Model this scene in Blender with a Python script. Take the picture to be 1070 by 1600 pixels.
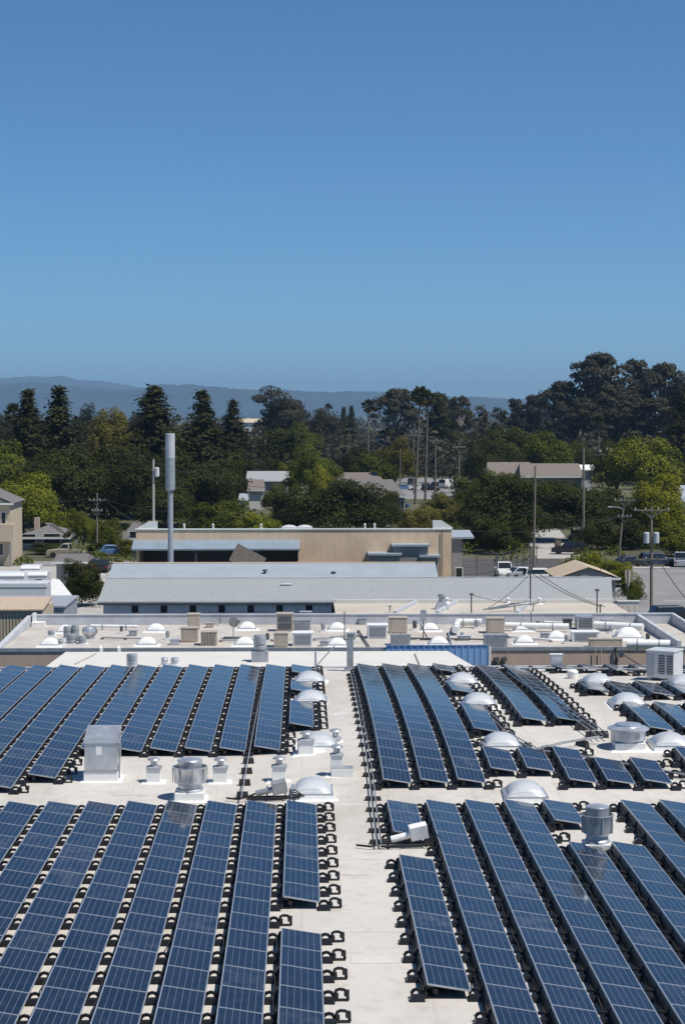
import bpy, bmesh, math, random
import numpy as np
from mathutils import Vector, Matrix

R = math.radians
scene = bpy.context.scene
for o in list(bpy.data.objects): bpy.data.objects.remove(o)
COL = scene.collection

# ------------------------------------------------------------------ camera, sky, sun, exposure
ROOF = 5.0                       # height of the solar roof above the street
CAMZ = ROOF + 13.6
FPX, VPX, VPY, W0, H0 = 3000.0, 472.0, 647.0, 1070.0, 1600.0
PITCH = math.atan((H0/2 - VPY)/FPX)
YAW = math.atan((W0/2 - VPX)/FPX*math.cos(PITCH))
cam = bpy.data.cameras.new('camera'); camo = bpy.data.objects.new('camera', cam); COL.objects.link(camo)
camo.location = (0, 0, CAMZ); camo.rotation_euler = (math.pi/2 - PITCH, 0, -YAW)
cam.sensor_fit = 'VERTICAL'; cam.sensor_height = 24.0; cam.lens = FPX/H0*24.0
cam.clip_start = 0.5; cam.clip_end = 60000
scene.camera = camo

SUN_EL, SUN_AZ = R(61), R(119)    # azimuth clockwise from +Y
world = bpy.data.worlds.new('World'); scene.world = world; world.use_nodes = True
wn = world.node_tree; wn.nodes.clear()
sky = wn.nodes.new('ShaderNodeTexSky'); sky.sky_type = 'NISHITA'; sky.sun_disc = False
sky.sun_elevation = SUN_EL; sky.sun_rotation = SUN_AZ
sky.air_density = 0.68; sky.dust_density = 0.0; sky.ozone_density = 10.0; sky.altitude = 0
bg = wn.nodes.new('ShaderNodeBackground'); bg.inputs['Strength'].default_value = 0.10
wo = wn.nodes.new('ShaderNodeOutputWorld')
tint = wn.nodes.new('ShaderNodeMix'); tint.data_type = 'RGBA'; tint.blend_type = 'MULTIPLY'; tint.inputs[0].default_value = 1.0; tint.inputs[7].default_value = (0.76, 0.985, 1.0, 1)
wn.links.new(sky.outputs['Color'], tint.inputs[6]); wn.links.new(tint.outputs[2], bg.inputs['Color']); wn.links.new(bg.outputs[0], wo.inputs[0])
sl = bpy.data.lights.new('sun', 'SUN'); sl.energy = 5.0; sl.angle = R(0.5); sl.color = (1.0, 0.95, 0.87)
so = bpy.data.objects.new('sun', sl); COL.objects.link(so)
sdir = Vector((math.sin(SUN_AZ)*math.cos(SUN_EL), math.cos(SUN_AZ)*math.cos(SUN_EL), math.sin(SUN_EL)))
so.rotation_euler = sdir.to_track_quat('Z', 'Y').to_euler(); so.location = (0, 0, 60)
scene.view_settings.view_transform = 'Standard'; scene.view_settings.look = 'None'
scene.view_settings.exposure = 0.0; scene.view_settings.gamma = 1.0
scene.view_settings.use_curve_mapping = False
scene.render.engine = 'CYCLES'
scene.cycles.use_denoising = True
scene.cycles.max_bounces = 4; scene.cycles.diffuse_bounces = 3; scene.cycles.glossy_bounces = 3; scene.cycles.use_adaptive_sampling = True; scene.cycles.adaptive_threshold = 0.02; scene.cycles.volume_bounces = 0; scene.cycles.transparent_max_bounces = 6
scene.cycles.caustics_reflective = False; scene.cycles.caustics_refractive = False

# ------------------------------------------------------------------ where things stand (surveyed from the photograph)
_F = Vector((math.sin(YAW)*math.cos(PITCH), math.cos(YAW)*math.cos(PITCH), -math.sin(PITCH)))
_R = Vector((math.cos(YAW), -math.sin(YAW), 0)); _U = _R.cross(_F)
CP = Vector((0, 0, CAMZ))
def ray(px, py): return _F*FPX + _R*(px - W0/2) + _U*(H0/2 - py)
def atd(px, py, Y):
    r = ray(px, py); return CP + r*(Y/r.y)
def atz(px, py, z):
    r = ray(px, py); return CP + r*((z - CAMZ)/r.z)
def sstep(a, b, x):
    t = min(1, max(0, (x-a)/(b-a))); return t*t*(3-2*t)
def roofz(X, Y):
    if Y < 66 or Y > 102: b = 0
    elif Y < 80: b = math.sin(math.pi/2*(Y-66)/14)
    else: b = math.cos(math.pi/2*(Y-80)/22)
    return ROOF + (0.22 + 0.45*sstep(-3, 4, X))*b
def onroof(px, py, h=0):
    z = ROOF
    for _ in range(6):
        p = atz(px, py, z+h); z = roofz(p.x, p.y)
    return p

# ------------------------------------------------------------------ helpers
def tag(o, label=None, cat=None, group=None, kind=None):
    if label: o['label'] = label
    if cat: o['category'] = cat
    if group: o['group'] = group
    if kind: o['kind'] = kind
    return o
def empty(name, loc=(0, 0, 0), rz=0, label=None, cat=None, group=None):
    o = bpy.data.objects.new(name, None); o.location = loc; o.rotation_euler = (0, 0, rz)
    o.empty_display_size = 0.3
    COL.objects.link(o); return tag(o, label, cat, group)
def link(name, me, mat=None, parent=None, loc=(0, 0, 0)):
    o = bpy.data.objects.new(name, me); COL.objects.link(o); o.location = loc
    if mat is not None and len(me.materials) == 0: me.materials.append(mat)
    if parent is not None: o.parent = parent
    return o
def mesh_np(name, V, Q):
    V = np.asarray(V, dtype=np.float32); Q = np.asarray(Q, dtype=np.int32)
    me = bpy.data.meshes.new(name); n, k = Q.shape
    me.vertices.add(len(V)); me.vertices.foreach_set('co', V.ravel())
    me.loops.add(n*k); me.loops.foreach_set('vertex_index', Q.ravel())
    me.polygons.add(n); me.polygons.foreach_set('loop_start', np.arange(0, n*k, k, dtype=np.int32))
    me.polygons.foreach_set('loop_total', np.full(n, k, dtype=np.int32))
    me.update(calc_edges=True); return me
class MB:
    def __init__(s): s.v = []; s.f = []
    def add(s, vs, fs):
        b = len(s.v); s.v += [tuple(v) for v in vs]; s.f += [tuple(i+b for i in f) for f in fs]; return s
    def box(s, x0, x1, y0, y1, z0, z1):
        return s.add([(x0,y0,z0),(x1,y0,z0),(x1,y1,z0),(x0,y1,z0),(x0,y0,z1),(x1,y0,z1),(x1,y1,z1),(x0,y1,z1)],
                     [(3,2,1,0),(4,5,6,7),(0,1,5,4),(1,2,6,5),(2,3,7,6),(3,0,4,7)])
    def taper(s, x0, x1, y0, y1, z0, z1, ix, iy):
        return s.add([(x0,y0,z0),(x1,y0,z0),(x1,y1,z0),(x0,y1,z0),(x0+ix,y0+iy,z1),(x1-ix,y0+iy,z1),(x1-ix,y1-iy,z1),(x0+ix,y1-iy,z1)],
                     [(3,2,1,0),(4,5,6,7),(0,1,5,4),(1,2,6,5),(2,3,7,6),(3,0,4,7)])
    def prism_y(s, poly, y0, y1):      # polygon (x,z) swept along y
        n = len(poly)
        vs = [(x, y0, z) for x, z in poly] + [(x, y1, z) for x, z in poly]
        return s.add(vs, [tuple(range(n-1, -1, -1))[::-1], tuple(range(2*n-1, n-1, -1))] + [((i+1)%n, i, n+i, n+(i+1)%n) for i in range(n)])
    def prism_x(s, poly, x0, x1):      # polygon (y,z) swept along x
        n = len(poly)
        vs = [(x0, y, z) for y, z in poly] + [(x1, y, z) for y, z in poly]
        return s.add(vs, [tuple(range(n)), tuple(range(2*n-1, n-1, -1))] + [((i+1)%n, i, n+i, n+(i+1)%n) for i in range(n)])
    def lathe(s, prof, n=24, c=(0, 0)):
        b = len(s.v); m = len(prof)
        for r, z in prof:
            for i in range(n):
                a = 2*math.pi*i/n; s.v.append((c[0]+r*math.cos(a), c[1]+r*math.sin(a), z))
        for j in range(m-1):
            for i in range(n):
                s.f.append((b+j*n+i, b+j*n+(i+1)%n, b+(j+1)*n+(i+1)%n, b+(j+1)*n+i))
        if prof[0][0] > 1e-4: s.f.append(tuple(b+i for i in range(n-1, -1, -1)))
        if prof[-1][0] > 1e-4: s.f.append(tuple(b+(m-1)*n+i for i in range(n)))
        return s
    def tube(s, path, r, n=6, r2=None):
        path = [Vector(p) for p in path]; b = len(s.v); m = len(path); up = Vector((0, 0, 1))
        for j, p in enumerate(path):
            t = (path[min(j+1, m-1)] - path[max(j-1, 0)]).normalized()
            a = t.cross(up)
            if a.length < 0.05: a = t.cross(Vector((0, 1, 0)))
            a.normalize(); c = t.cross(a)
            rr = r if r2 is None else r + (r2-r)*j/(m-1)
            for i in range(n):
                q = 2*math.pi*(i+.5)/n; s.v.append(tuple(p + a*rr*math.cos(q) + c*rr*math.sin(q)))
        for j in range(m-1):
            for i in range(n): s.f.append((b+j*n+i, b+j*n+(i+1)%n, b+(j+1)*n+(i+1)%n, b+(j+1)*n+i))
        s.f.append(tuple(b+i for i in range(n))); s.f.append(tuple(b+(m-1)*n+i for i in range(n-1, -1, -1)))
        return s
    def mesh(s, name, smooth=False):
        me = bpy.data.meshes.new(name); me.from_pydata(s.v, [], s.f)
        bm = bmesh.new(); bm.from_mesh(me); bmesh.ops.recalc_face_normals(bm, faces=bm.faces); bm.to_mesh(me); bm.free()
        if smooth:
            for p in me.polygons: p.use_smooth = True
            try: me.set_sharp_from_angle(angle=R(35))
            except Exception: pass
        return me
    def build(s, name, mat, parent=None, loc=(0, 0, 0), smooth=False, bevel=0):
        o = link(name, s.mesh(name, smooth), mat, parent, loc)
        if bevel:
            m = o.modifiers.new('bevel', 'BEVEL'); m.width = bevel; m.segments = 2; m.limit_method = 'ANGLE'
        return o
def copy_tree(o, parent=None):
    c = o.copy(); COL.objects.link(c); c.parent = parent
    for ch in list(o.children): copy_tree(ch, c)
    return c

# ------------------------------------------------------------------ materials
def nd(nt, t, **kw):
    n = nt.nodes.new(t)
    for k, v in kw.items(): setattr(n, k, v)
    return n
def mat(name, col, rough=0.6, metal=0.0, var=0.12, scale=3.0, bump=0.0, bscale=30.0, spec=0.5, stain=None, stain_amt=0.0, stain_scale=0.5, stretch=(1, 1, 1), rnd=0.0, coat=0.0):
    m = bpy.data.materials.new(name); m.use_nodes = True; nt = m.node_tree
    p = nt.nodes['Principled BSDF']; L = nt.links.new
    p.inputs['Roughness'].default_value = rough; p.inputs['Metallic'].default_value = metal
    p.inputs['Specular IOR Level'].default_value = spec; p.inputs['Coat Weight'].default_value = coat
    tc = nd(nt, 'ShaderNodeTexCoord'); mp = nd(nt, 'ShaderNodeMapping'); mp.inputs['Scale'].default_value = stretch
    L(tc.outputs['Object'], mp.inputs[0])
    n1 = nd(nt, 'ShaderNodeTexNoise'); n1.inputs['Scale'].default_value = scale; n1.inputs['Detail'].default_value = 6
    L(mp.outputs[0], n1.inputs['Vector'])
    cr = nd(nt, 'ShaderNodeMapRange'); cr.inputs[1].default_value = 0.3; cr.inputs[2].default_value = 0.7
    cr.inputs[3].default_value = 1-var; cr.inputs[4].default_value = 1+var
    L(n1.outputs[0], cr.inputs[0])
    val = cr.outputs[0]
    if rnd:
        oi = nd(nt, 'ShaderNodeObjectInfo'); mr = nd(nt, 'ShaderNodeMapRange'); mr.inputs[3].default_value = 1-rnd; mr.inputs[4].default_value = 1+rnd
        L(oi.outputs['Random'], mr.inputs[0]); mm = nd(nt, 'ShaderNodeMath', operation='MULTIPLY'); L(val, mm.inputs[0]); L(mr.outputs[0], mm.inputs[1]); val = mm.outputs[0]
    mx = nd(nt, 'ShaderNodeVectorMath', operation='SCALE'); mx.inputs[0].default_value = col[:3]; L(val, mx.inputs['Scale'])
    out = mx.outputs[0]
    if stain:
        n2 = nd(nt, 'ShaderNodeTexNoise'); n2.inputs['Scale'].default_value = stain_scale; n2.inputs['Detail'].default_value = 8; n2.inputs['Roughness'].default_value = 0.65
        L(mp.outputs[0], n2.inputs['Vector'])
        r2 = nd(nt, 'ShaderNodeMapRange'); r2.inputs[1].default_value = 0.48; r2.inputs[2].default_value = 0.75; r2.inputs[4].default_value = stain_amt
        L(n2.outputs[0], r2.inputs[0])
        mi = nd(nt, 'ShaderNodeMix', data_type='RGBA'); L(r2.outputs[0], mi.inputs[0]); L(out, mi.inputs[6]); mi.inputs[7].default_value = (*stain, 1)
        out = mi.outputs[2]
    L(out, p.inputs['Base Color'])
    if bump:
        n3 = nd(nt, 'ShaderNodeTexNoise'); n3.inputs['Scale'].default_value = bscale; n3.inputs['Detail'].default_value = 4
        L(mp.outputs[0], n3.inputs['Vector'])
        b = nd(nt, 'ShaderNodeBump'); b.inputs['Strength'].default_value = bump; b.inputs['Distance'].default_value = 0.05
        L(n3.outputs[0], b.inputs['Height']); L(b.outputs[0], p.inputs['Normal'])
    return m
def leafmat(name, col, var=0.32, trans=0.25, warm=(1.25, 1.1, 0.6)):
    m = bpy.data.materials.new(name); m.use_nodes = True; nt = m.node_tree; L = nt.links.new
    p = nt.nodes['Principled BSDF']; p.inputs['Roughness'].default_value = 0.6; p.inputs['Specular IOR Level'].default_value = 0.08
    g = nd(nt, 'ShaderNodeNewGeometry'); oi = nd(nt, 'ShaderNodeObjectInfo')
    tc = nd(nt, 'ShaderNodeTexCoord'); n1 = nd(nt, 'ShaderNodeTexNoise'); n1.inputs['Scale'].default_value = 2.2; n1.inputs['Detail'].default_value = 3
    L(tc.outputs['Object'], n1.inputs['Vector'])
    a = nd(nt, 'ShaderNodeMath', operation='ADD'); L(g.outputs['Random Per Island'], a.inputs[0]); L(n1.outputs[0], a.inputs[1])
    mr = nd(nt, 'ShaderNodeMapRange'); mr.inputs[1].default_value = 0.3; mr.inputs[2].default_value = 1.6
    L(a.outputs[0], mr.inputs[0])
    mi = nd(nt, 'ShaderNodeMix', data_type='RGBA'); L(mr.outputs[0], mi.inputs[0])
    mi.inputs[6].default_value = (*[c*(1-var) for c in col], 1); mi.inputs[7].default_value = (*[c*(1+var)*w for c, w in zip(col, warm)], 1)
    mo = nd(nt, 'ShaderNodeMapRange'); mo.inputs[3].default_value = 0.8; mo.inputs[4].default_value = 1.2; L(oi.outputs['Random'], mo.inputs[0])
    vm = nd(nt, 'ShaderNodeVectorMath', operation='SCALE'); L(mi.outputs[2], vm.inputs[0]); L(mo.outputs[0], vm.inputs['Scale'])
    L(vm.outputs[0], p.inputs['Base Color'])
    tr = nd(nt, 'ShaderNodeBsdfTranslucent'); L(vm.outputs[0], tr.inputs[0]); ms = nd(nt, 'ShaderNodeMixShader'); ms.inputs[0].default_value = trans
    L(p.outputs[0], ms.inputs[1]); L(tr.outputs[0], ms.inputs[2]); L(ms.outputs[0], nt.nodes['Material Output'].inputs[0])
    return m
def panelmat():
    m = bpy.data.materials.new('solar_cells'); m.use_nodes = True; nt = m.node_tree; L = nt.links.new
    p = nt.nodes['Principled BSDF']; tc = nd(nt, 'ShaderNodeTexCoord'); sx = nd(nt, 'ShaderNodeSeparateXYZ'); L(tc.outputs['Object'], sx.inputs[0])
    def lines(sock, pitch, w):
        a = nd(nt, 'ShaderNodeMath', operation='SUBTRACT'); L(sock, a.inputs[0]); a.inputs[1].default_value = 0.025
        d = nd(nt, 'ShaderNodeMath', operation='DIVIDE'); L(a.outputs[0], d.inputs[0]); d.inputs[1].default_value = pitch
        f = nd(nt, 'ShaderNodeMath', operation='FRACT'); L(d.outputs[0], f.inputs[0])
        s = nd(nt, 'ShaderNodeMath', operation='SUBTRACT'); L(f.outputs[0], s.inputs[0]); s.inputs[1].default_value = 0.5
        b = nd(nt, 'ShaderNodeMath', operation='ABSOLUTE'); L(s.outputs[0], b.inputs[0])
        g = nd(nt, 'ShaderNodeMath', operation='GREATER_THAN'); L(b.outputs[0], g.inputs[0]); g.inputs[1].default_value = 0.5 - w
        return g.outputs[0]
    lx = lines(sx.outputs['X'], PW6, 0.030); ly = lines(sx.outputs['Y'], PL10, 0.018)
    oi = nd(nt, 'ShaderNodeObjectInfo')
    cr = nd(nt, 'ShaderNodeMix', data_type='RGBA'); L(oi.outputs['Random'], cr.inputs[0])
    cr.inputs[6].default_value = (0.0045, 0.0080, 0.0170, 1); cr.inputs[7].default_value = (0.0100, 0.0155, 0.0310, 1)
    nz = nd(nt, 'ShaderNodeTexNoise'); nz.inputs['Scale'].default_value = 9; L(tc.outputs['Object'], nz.inputs['Vector'])
    m0 = nd(nt, 'ShaderNodeMix', data_type='RGBA', blend_type='OVERLAY'); m0.inputs[0].default_value = 0.35; L(cr.outputs[2], m0.inputs[6]); L(nz.outputs[0], m0.inputs[7])
    m1 = nd(nt, 'ShaderNodeMix', data_type='RGBA'); L(ly, m1.inputs[0]); L(m0.outputs[2], m1.inputs[6]); m1.inputs[7].default_value = (0.06, 0.08, 0.13, 1)
    m2 = nd(nt, 'ShaderNodeMix', data_type='RGBA'); L(lx, m2.inputs[0]); L(m1.outputs[2], m2.inputs[6]); m2.inputs[7].default_value = (0.16, 0.18, 0.23, 1)
    # settled dust: per-panel amount, blotchy
    nz2 = nd(nt, 'ShaderNodeTexNoise'); nz2.inputs['Scale'].default_value = 2.4; nz2.inputs['Detail'].default_value = 6; nz2.noise_dimensions = '4D'
    wq = nd(nt, 'ShaderNodeMath', operation='MULTIPLY'); wq.inputs[1].default_value = 57; L(oi.outputs['Random'], wq.inputs[0]); L(wq.outputs[0], nz2.inputs['W'])
    L(tc.outputs['Object'], nz2.inputs['Vector'])
    dm = nd(nt, 'ShaderNodeMapRange'); dm.inputs[1].default_value = 0.42; dm.inputs[2].default_value = 0.8; dm.inputs[4].default_value = 1.0; L(nz2.outputs[0], dm.inputs[0])
    pw = nd(nt, 'ShaderNodeMath', operation='POWER'); L(oi.outputs['Random'], pw.inputs[0]); pw.inputs[1].default_value = 7.0
    pa = nd(nt, 'ShaderNodeMath', operation='MULTIPLY_ADD'); L(pw.outputs[0], pa.inputs[0]); pa.inputs[1].default_value = .22; pa.inputs[2].default_value = .035
    dq = nd(nt, 'ShaderNodeMath', operation='MULTIPLY'); L(dm.outputs[0], dq.inputs[0]); L(pa.outputs[0], dq.inputs[1])
    vo = nd(nt, 'ShaderNodeTexVoronoi'); vo.voronoi_dimensions = '4D'; vo.inputs['Scale'].default_value = 2.2; L(tc.outputs['Object'], vo.inputs['Vector']); L(wq.outputs[0], vo.inputs['W'])
    dl = nd(nt, 'ShaderNodeMath', operation='LESS_THAN'); L(vo.outputs['Distance'], dl.inputs[0]); dl.inputs[1].default_value = 0.055
    dx_ = nd(nt, 'ShaderNodeMath', operation='MAXIMUM'); L(dq.outputs[0], dx_.inputs[0]); L(dl.outputs[0], dx_.inputs[1])
    m3 = nd(nt, 'ShaderNodeMix', data_type='RGBA'); L(dx_.outputs[0], m3.inputs[0]); L(m2.outputs[2], m3.inputs[6]); m3.inputs[7].default_value = (0.34, 0.33, 0.31, 1)
    L(m3.outputs[2], p.inputs['Base Color'])
    rr = nd(nt, 'ShaderNodeMapRange'); rr.inputs[3].default_value = 0.03; rr.inputs[4].default_value = 0.15; L(nz2.outputs[0], rr.inputs[0]); L(rr.outputs[0], p.inputs['Roughness'])
    p.inputs['IOR'].default_value = 1.52
    return m
PANW, PANL = 1.025, 1.625
PW6, PL10 = (PANW-0.05)/6, (PANL-0.05)/10
M = {}
M['cells'] = panelmat()
M['alu'] = mat('aluminium_frame', (0.50, 0.53, 0.57), 0.38, 0.6, 0.05)
M['galv'] = mat('galvanised_steel', (0.60, 0.62, 0.65), 0.34, 0.62, 0.22, 2.5, 0.05, 12, stretch=(1, 1, .3))
M['galv_dull'] = mat('dull_sheet_metal', (0.40, 0.42, 0.44), 0.5, 0.5, 0.18, 2.5)
M['plastic'] = mat('black_plastic', (0.012, 0.012, 0.013), 0.42, 0, 0.2)
M['rubber'] = mat('dark_rubber', (0.02, 0.02, 0.021), 0.7, 0, 0.2)
M['conduit'] = mat('conduit_metal', (0.36, 0.37, 0.39), 0.45, 0.55, 0.15)
M['white'] = mat('white_paint', (0.80, 0.80, 0.78), 0.5, 0, 0.05, 4, stain=(0.55, 0.5, 0.43), stain_amt=0.25, stain_scale=1.5)
M['acrylic'] = None
M['unit_grey'] = mat('pale_unit_grey', (0.56, 0.58, 0.60), 0.5, 0.1, 0.08, 3, stain=(0.4, 0.4, 0.4), stain_amt=.4, stain_scale=2)
M['steelgrey'] = mat('grey_paint', (0.36, 0.38, 0.41), 0.5, 0.1, 0.08)
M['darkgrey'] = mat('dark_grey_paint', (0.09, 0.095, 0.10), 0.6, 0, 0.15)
M['beige_unit'] = mat('beige_unit_paint', (0.44, 0.38, 0.31), 0.55, 0, 0.12, 5, stain=(0.24, 0.2, 0.16), stain_amt=0.5, stain_scale=2)
M['tan_wall'] = mat('tan_stucco_wall', (0.53, 0.41, 0.32), 0.85, 0, 0.07, 1.2, 0.15, 25, stain=(0.40, 0.30, 0.235), stain_amt=0.3, stain_scale=.3, stretch=(1, 1, .4))
M['tan_block'] = mat('tan_block_wall', (0.74, 0.545, 0.375), 0.85, 0, 0.10, 1.6, 0.15, 12, stain=(0.52, 0.38, 0.25), stain_amt=0.4, stain_scale=.35, stretch=(1, 1, .4))
M['blue_metal'] = mat('blue_corrugated_metal', (0.24, 0.43, 0.70), 0.55, 0.1, 0.10, 1.5, stain=(0.20, 0.36, 0.58), stain_amt=.5, stretch=(2, 2, .3))
M['roof_b'] = mat('aged_pale_roof', (0.50, 0.465, 0.42), 0.85, 0, 0.10, 1.2, 0.2, 10, stain=(0.27, 0.24, 0.205), stain_amt=.75, stain_scale=.28)
M['shed_roof'] = mat('weathered_cream_roof', (0.52, 0.47, 0.40), 0.85, 0, 0.10, 1.2, 0.2, 10, stain=(0.36, 0.30, 0.23), stain_amt=.65, stain_scale=.3, stretch=(.5, 1.5, 1))
M['parapet'] = mat('pale_grey_parapet', (0.50, 0.52, 0.55), 0.7, 0, 0.12, 1.0, 0.2, 6, stain=(0.32, 0.33, 0.35), stain_amt=.5, stain_scale=.6)
M['white_roof'] = mat('clean_white_roof', (0.64, 0.62, 0.58), 0.75, 0, 0.04, .8, 0.1, 8, stain=(0.56, 0.52, 0.46), stain_amt=.35, stain_scale=.25)
M['grey_shingle'] = mat('pale_grey_shingle', (0.30, 0.32, 0.325), 0.9, 0, 0.22, 9, 0.3, 14, stain=(0.28, 0.30, 0.31), stain_amt=.4, stain_scale=.25)
M['blue_grey_roof'] = mat('blue_grey_metal_roof', (0.33, 0.37, 0.415), 0.65, 0.1, 0.06, .6, stain=(0.34, 0.38, 0.43), stain_amt=.4, stain_scale=.3)
M['awning_metal'] = mat('dull_blue_awning_metal', (0.24, 0.30, 0.36), 0.6, 0.1, 0.1, .8, stain=(0.2, 0.24, 0.28), stain_amt=.5)
M['pale_blue_wall'] = mat('pale_blue_grey_wall', (0.56, 0.60, 0.66), 0.8, 0, 0.08, 1.2)
M['fascia'] = mat('blue_grey_fascia', (0.22, 0.25, 0.30), 0.6, 0, 0.08)
M['trim'] = mat('white_trim', (0.76, 0.76, 0.74), 0.55, 0, 0.05)
M['glass'] = mat('dark_window_glass', (0.02, 0.025, 0.03), 0.08, 0, 0.1, spec=.6)
M['wood_pole'] = mat('weathered_pole_wood', (0.20, 0.165, 0.13), 0.9, 0, 0.25, 4, .2, 20, stretch=(4, 4, .3))
M['wire'] = mat('dark_wire', (0.03, 0.03, 0.032), 0.6)
M['asphalt'] = mat('worn_asphalt', (0.24, 0.236, 0.233), 0.9, 0, 0.10, .5, .15, 20, stain=(0.13, 0.13, 0.13), stain_amt=.5, stain_scale=.12)
M['dark_asphalt'] = mat('dark_yard_asphalt', (0.075, 0.072, 0.068), 0.9, 0, 0.2, .5, .15, 20, stain=(0.13, 0.12, 0.10), stain_amt=.5, stain_scale=.12)  # dark asphalt tone with slightly paler blotches
M['concrete'] = mat('pale_concrete', (0.40, 0.38, 0.35), 0.9, 0, 0.10, .8, stain=(0.28, 0.26, 0.24), stain_amt=.4, stain_scale=.3)
M['brown_shingle'] = mat('brown_shingle', (0.17, 0.145, 0.125), 0.9, 0, 0.22, 5, .2, 10, rnd=.1)
M['dkgrey_shingle'] = mat('dark_grey_shingle', (0.145, 0.135, 0.13), 0.9, 0, 0.2, 5, .2, 10, rnd=.1)
M['tan_shingle'] = mat('tan_shingle', (0.46, 0.37, 0.27), 0.9, 0, 0.18, 5, .2, 10)
M['house_grey'] = mat('grey_house_siding', (0.26, 0.26, 0.265), 0.85, 0, 0.08, rnd=.1)
M['house_cream'] = mat('cream_house_wall', (0.50, 0.42, 0.31), 0.85, 0, 0.08)
M['house_white'] = mat('white_house_wall', (0.66, 0.65, 0.62), 0.85, 0, 0.06)
M['bark'] = mat('tree_bark', (0.12, 0.095, 0.075), 0.95, 0, 0.3, 3, .3, 12)
M['palebark'] = mat('pale_eucalyptus_bark', (0.30, 0.27, 0.24), 0.9, 0, 0.3, 3)
M['palm_trunk'] = mat('palm_trunk_bark', (0.15, 0.13, 0.11), 0.95, 0, 0.25, 3)
M['lf_dark'] = leafmat('dark_oak_leaves', (0.037, 0.047, 0.0145))
M['lf_mid'] = leafmat('mid_green_leaves', (0.070, 0.090, 0.0175))
M['lf_bright'] = leafmat('bright_green_leaves', (0.120, 0.142, 0.020))
M['lf_lime'] = leafmat('yellow_green_leaves', (0.155, 0.170, 0.020))
M['lf_olive'] = leafmat('olive_leaves', (0.110, 0.108, 0.036))
M['lf_euca'] = leafmat('eucalyptus_leaves', (0.048, 0.050, 0.036), warm=(1.2, 1.05, .9))
M['lf_con'] = leafmat('conifer_needles', (0.032, 0.038, 0.018))
M['lf_palm'] = leafmat('palm_fronds', (0.055, 0.070, 0.028))
M['lf_dead'] = leafmat('dry_palm_fronds', (0.22, 0.17, 0.10))
for nm, c in (('black', (0.012, 0.012, 0.014)), ('white', (0.75, 0.75, 0.74)), ('navy', (0.03, 0.05, 0.10)), ('beige', (0.45, 0.39, 0.30)), ('silver', (0.42, 0.43, 0.45)), ('blue', (0.10, 0.2, 0.4)), ('darkred', (0.2, 0.03, 0.03))):
    M['car_'+nm] = mat(nm+'_car_paint', c, 0.35, 0.05, 0.03, coat=.2)
M['lamp_glass'] = mat('lamp_lens', (0.6, 0.6, 0.6), 0.15, 0, .05)
M['tail_red'] = mat('red_tail_lens', (0.35, 0.02, 0.02), 0.25)

def acrylic():
    m = bpy.data.materials.new('prismatic_white_acrylic'); m.use_nodes = True; nt = m.node_tree; L = nt.links.new
    p = nt.nodes['Principled BSDF']; p.inputs['Base Color'].default_value = (0.70, 0.72, 0.73, 1); p.inputs['Roughness'].default_value = 0.28
    p.inputs['Coat Weight'].default_value = 0.3
    tc = nd(nt, 'ShaderNodeTexCoord'); ch = nd(nt, 'ShaderNodeTexBrick'); ch.offset = 0; ch.inputs['Scale'].default_value = 1
    ch.inputs['Brick Width'].default_value = 0.09; ch.inputs['Row Height'].default_value = 0.11; ch.inputs['Mortar Size'].default_value = 0.012
    ch.inputs['Color1'].default_value = (0.64, 0.66, 0.67, 1); ch.inputs['Color2'].default_value = (0.58, 0.60, 0.62, 1); ch.inputs['Mortar'].default_value = (0.46, 0.48, 0.50, 1)
    L(tc.outputs['Object'], ch.inputs['Vector']); L(ch.outputs[0], p.inputs['Base Color'])
    b = nd(nt, 'ShaderNodeBump'); b.inputs['Strength'].default_value = 0.25; b.inputs['Distance'].default_value = 0.02; L(ch.outputs['Fac'], b.inputs['Height']); L(b.outputs[0], p.inputs['Normal'])
    return m
M['acrylic'] = acrylic()

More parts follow.
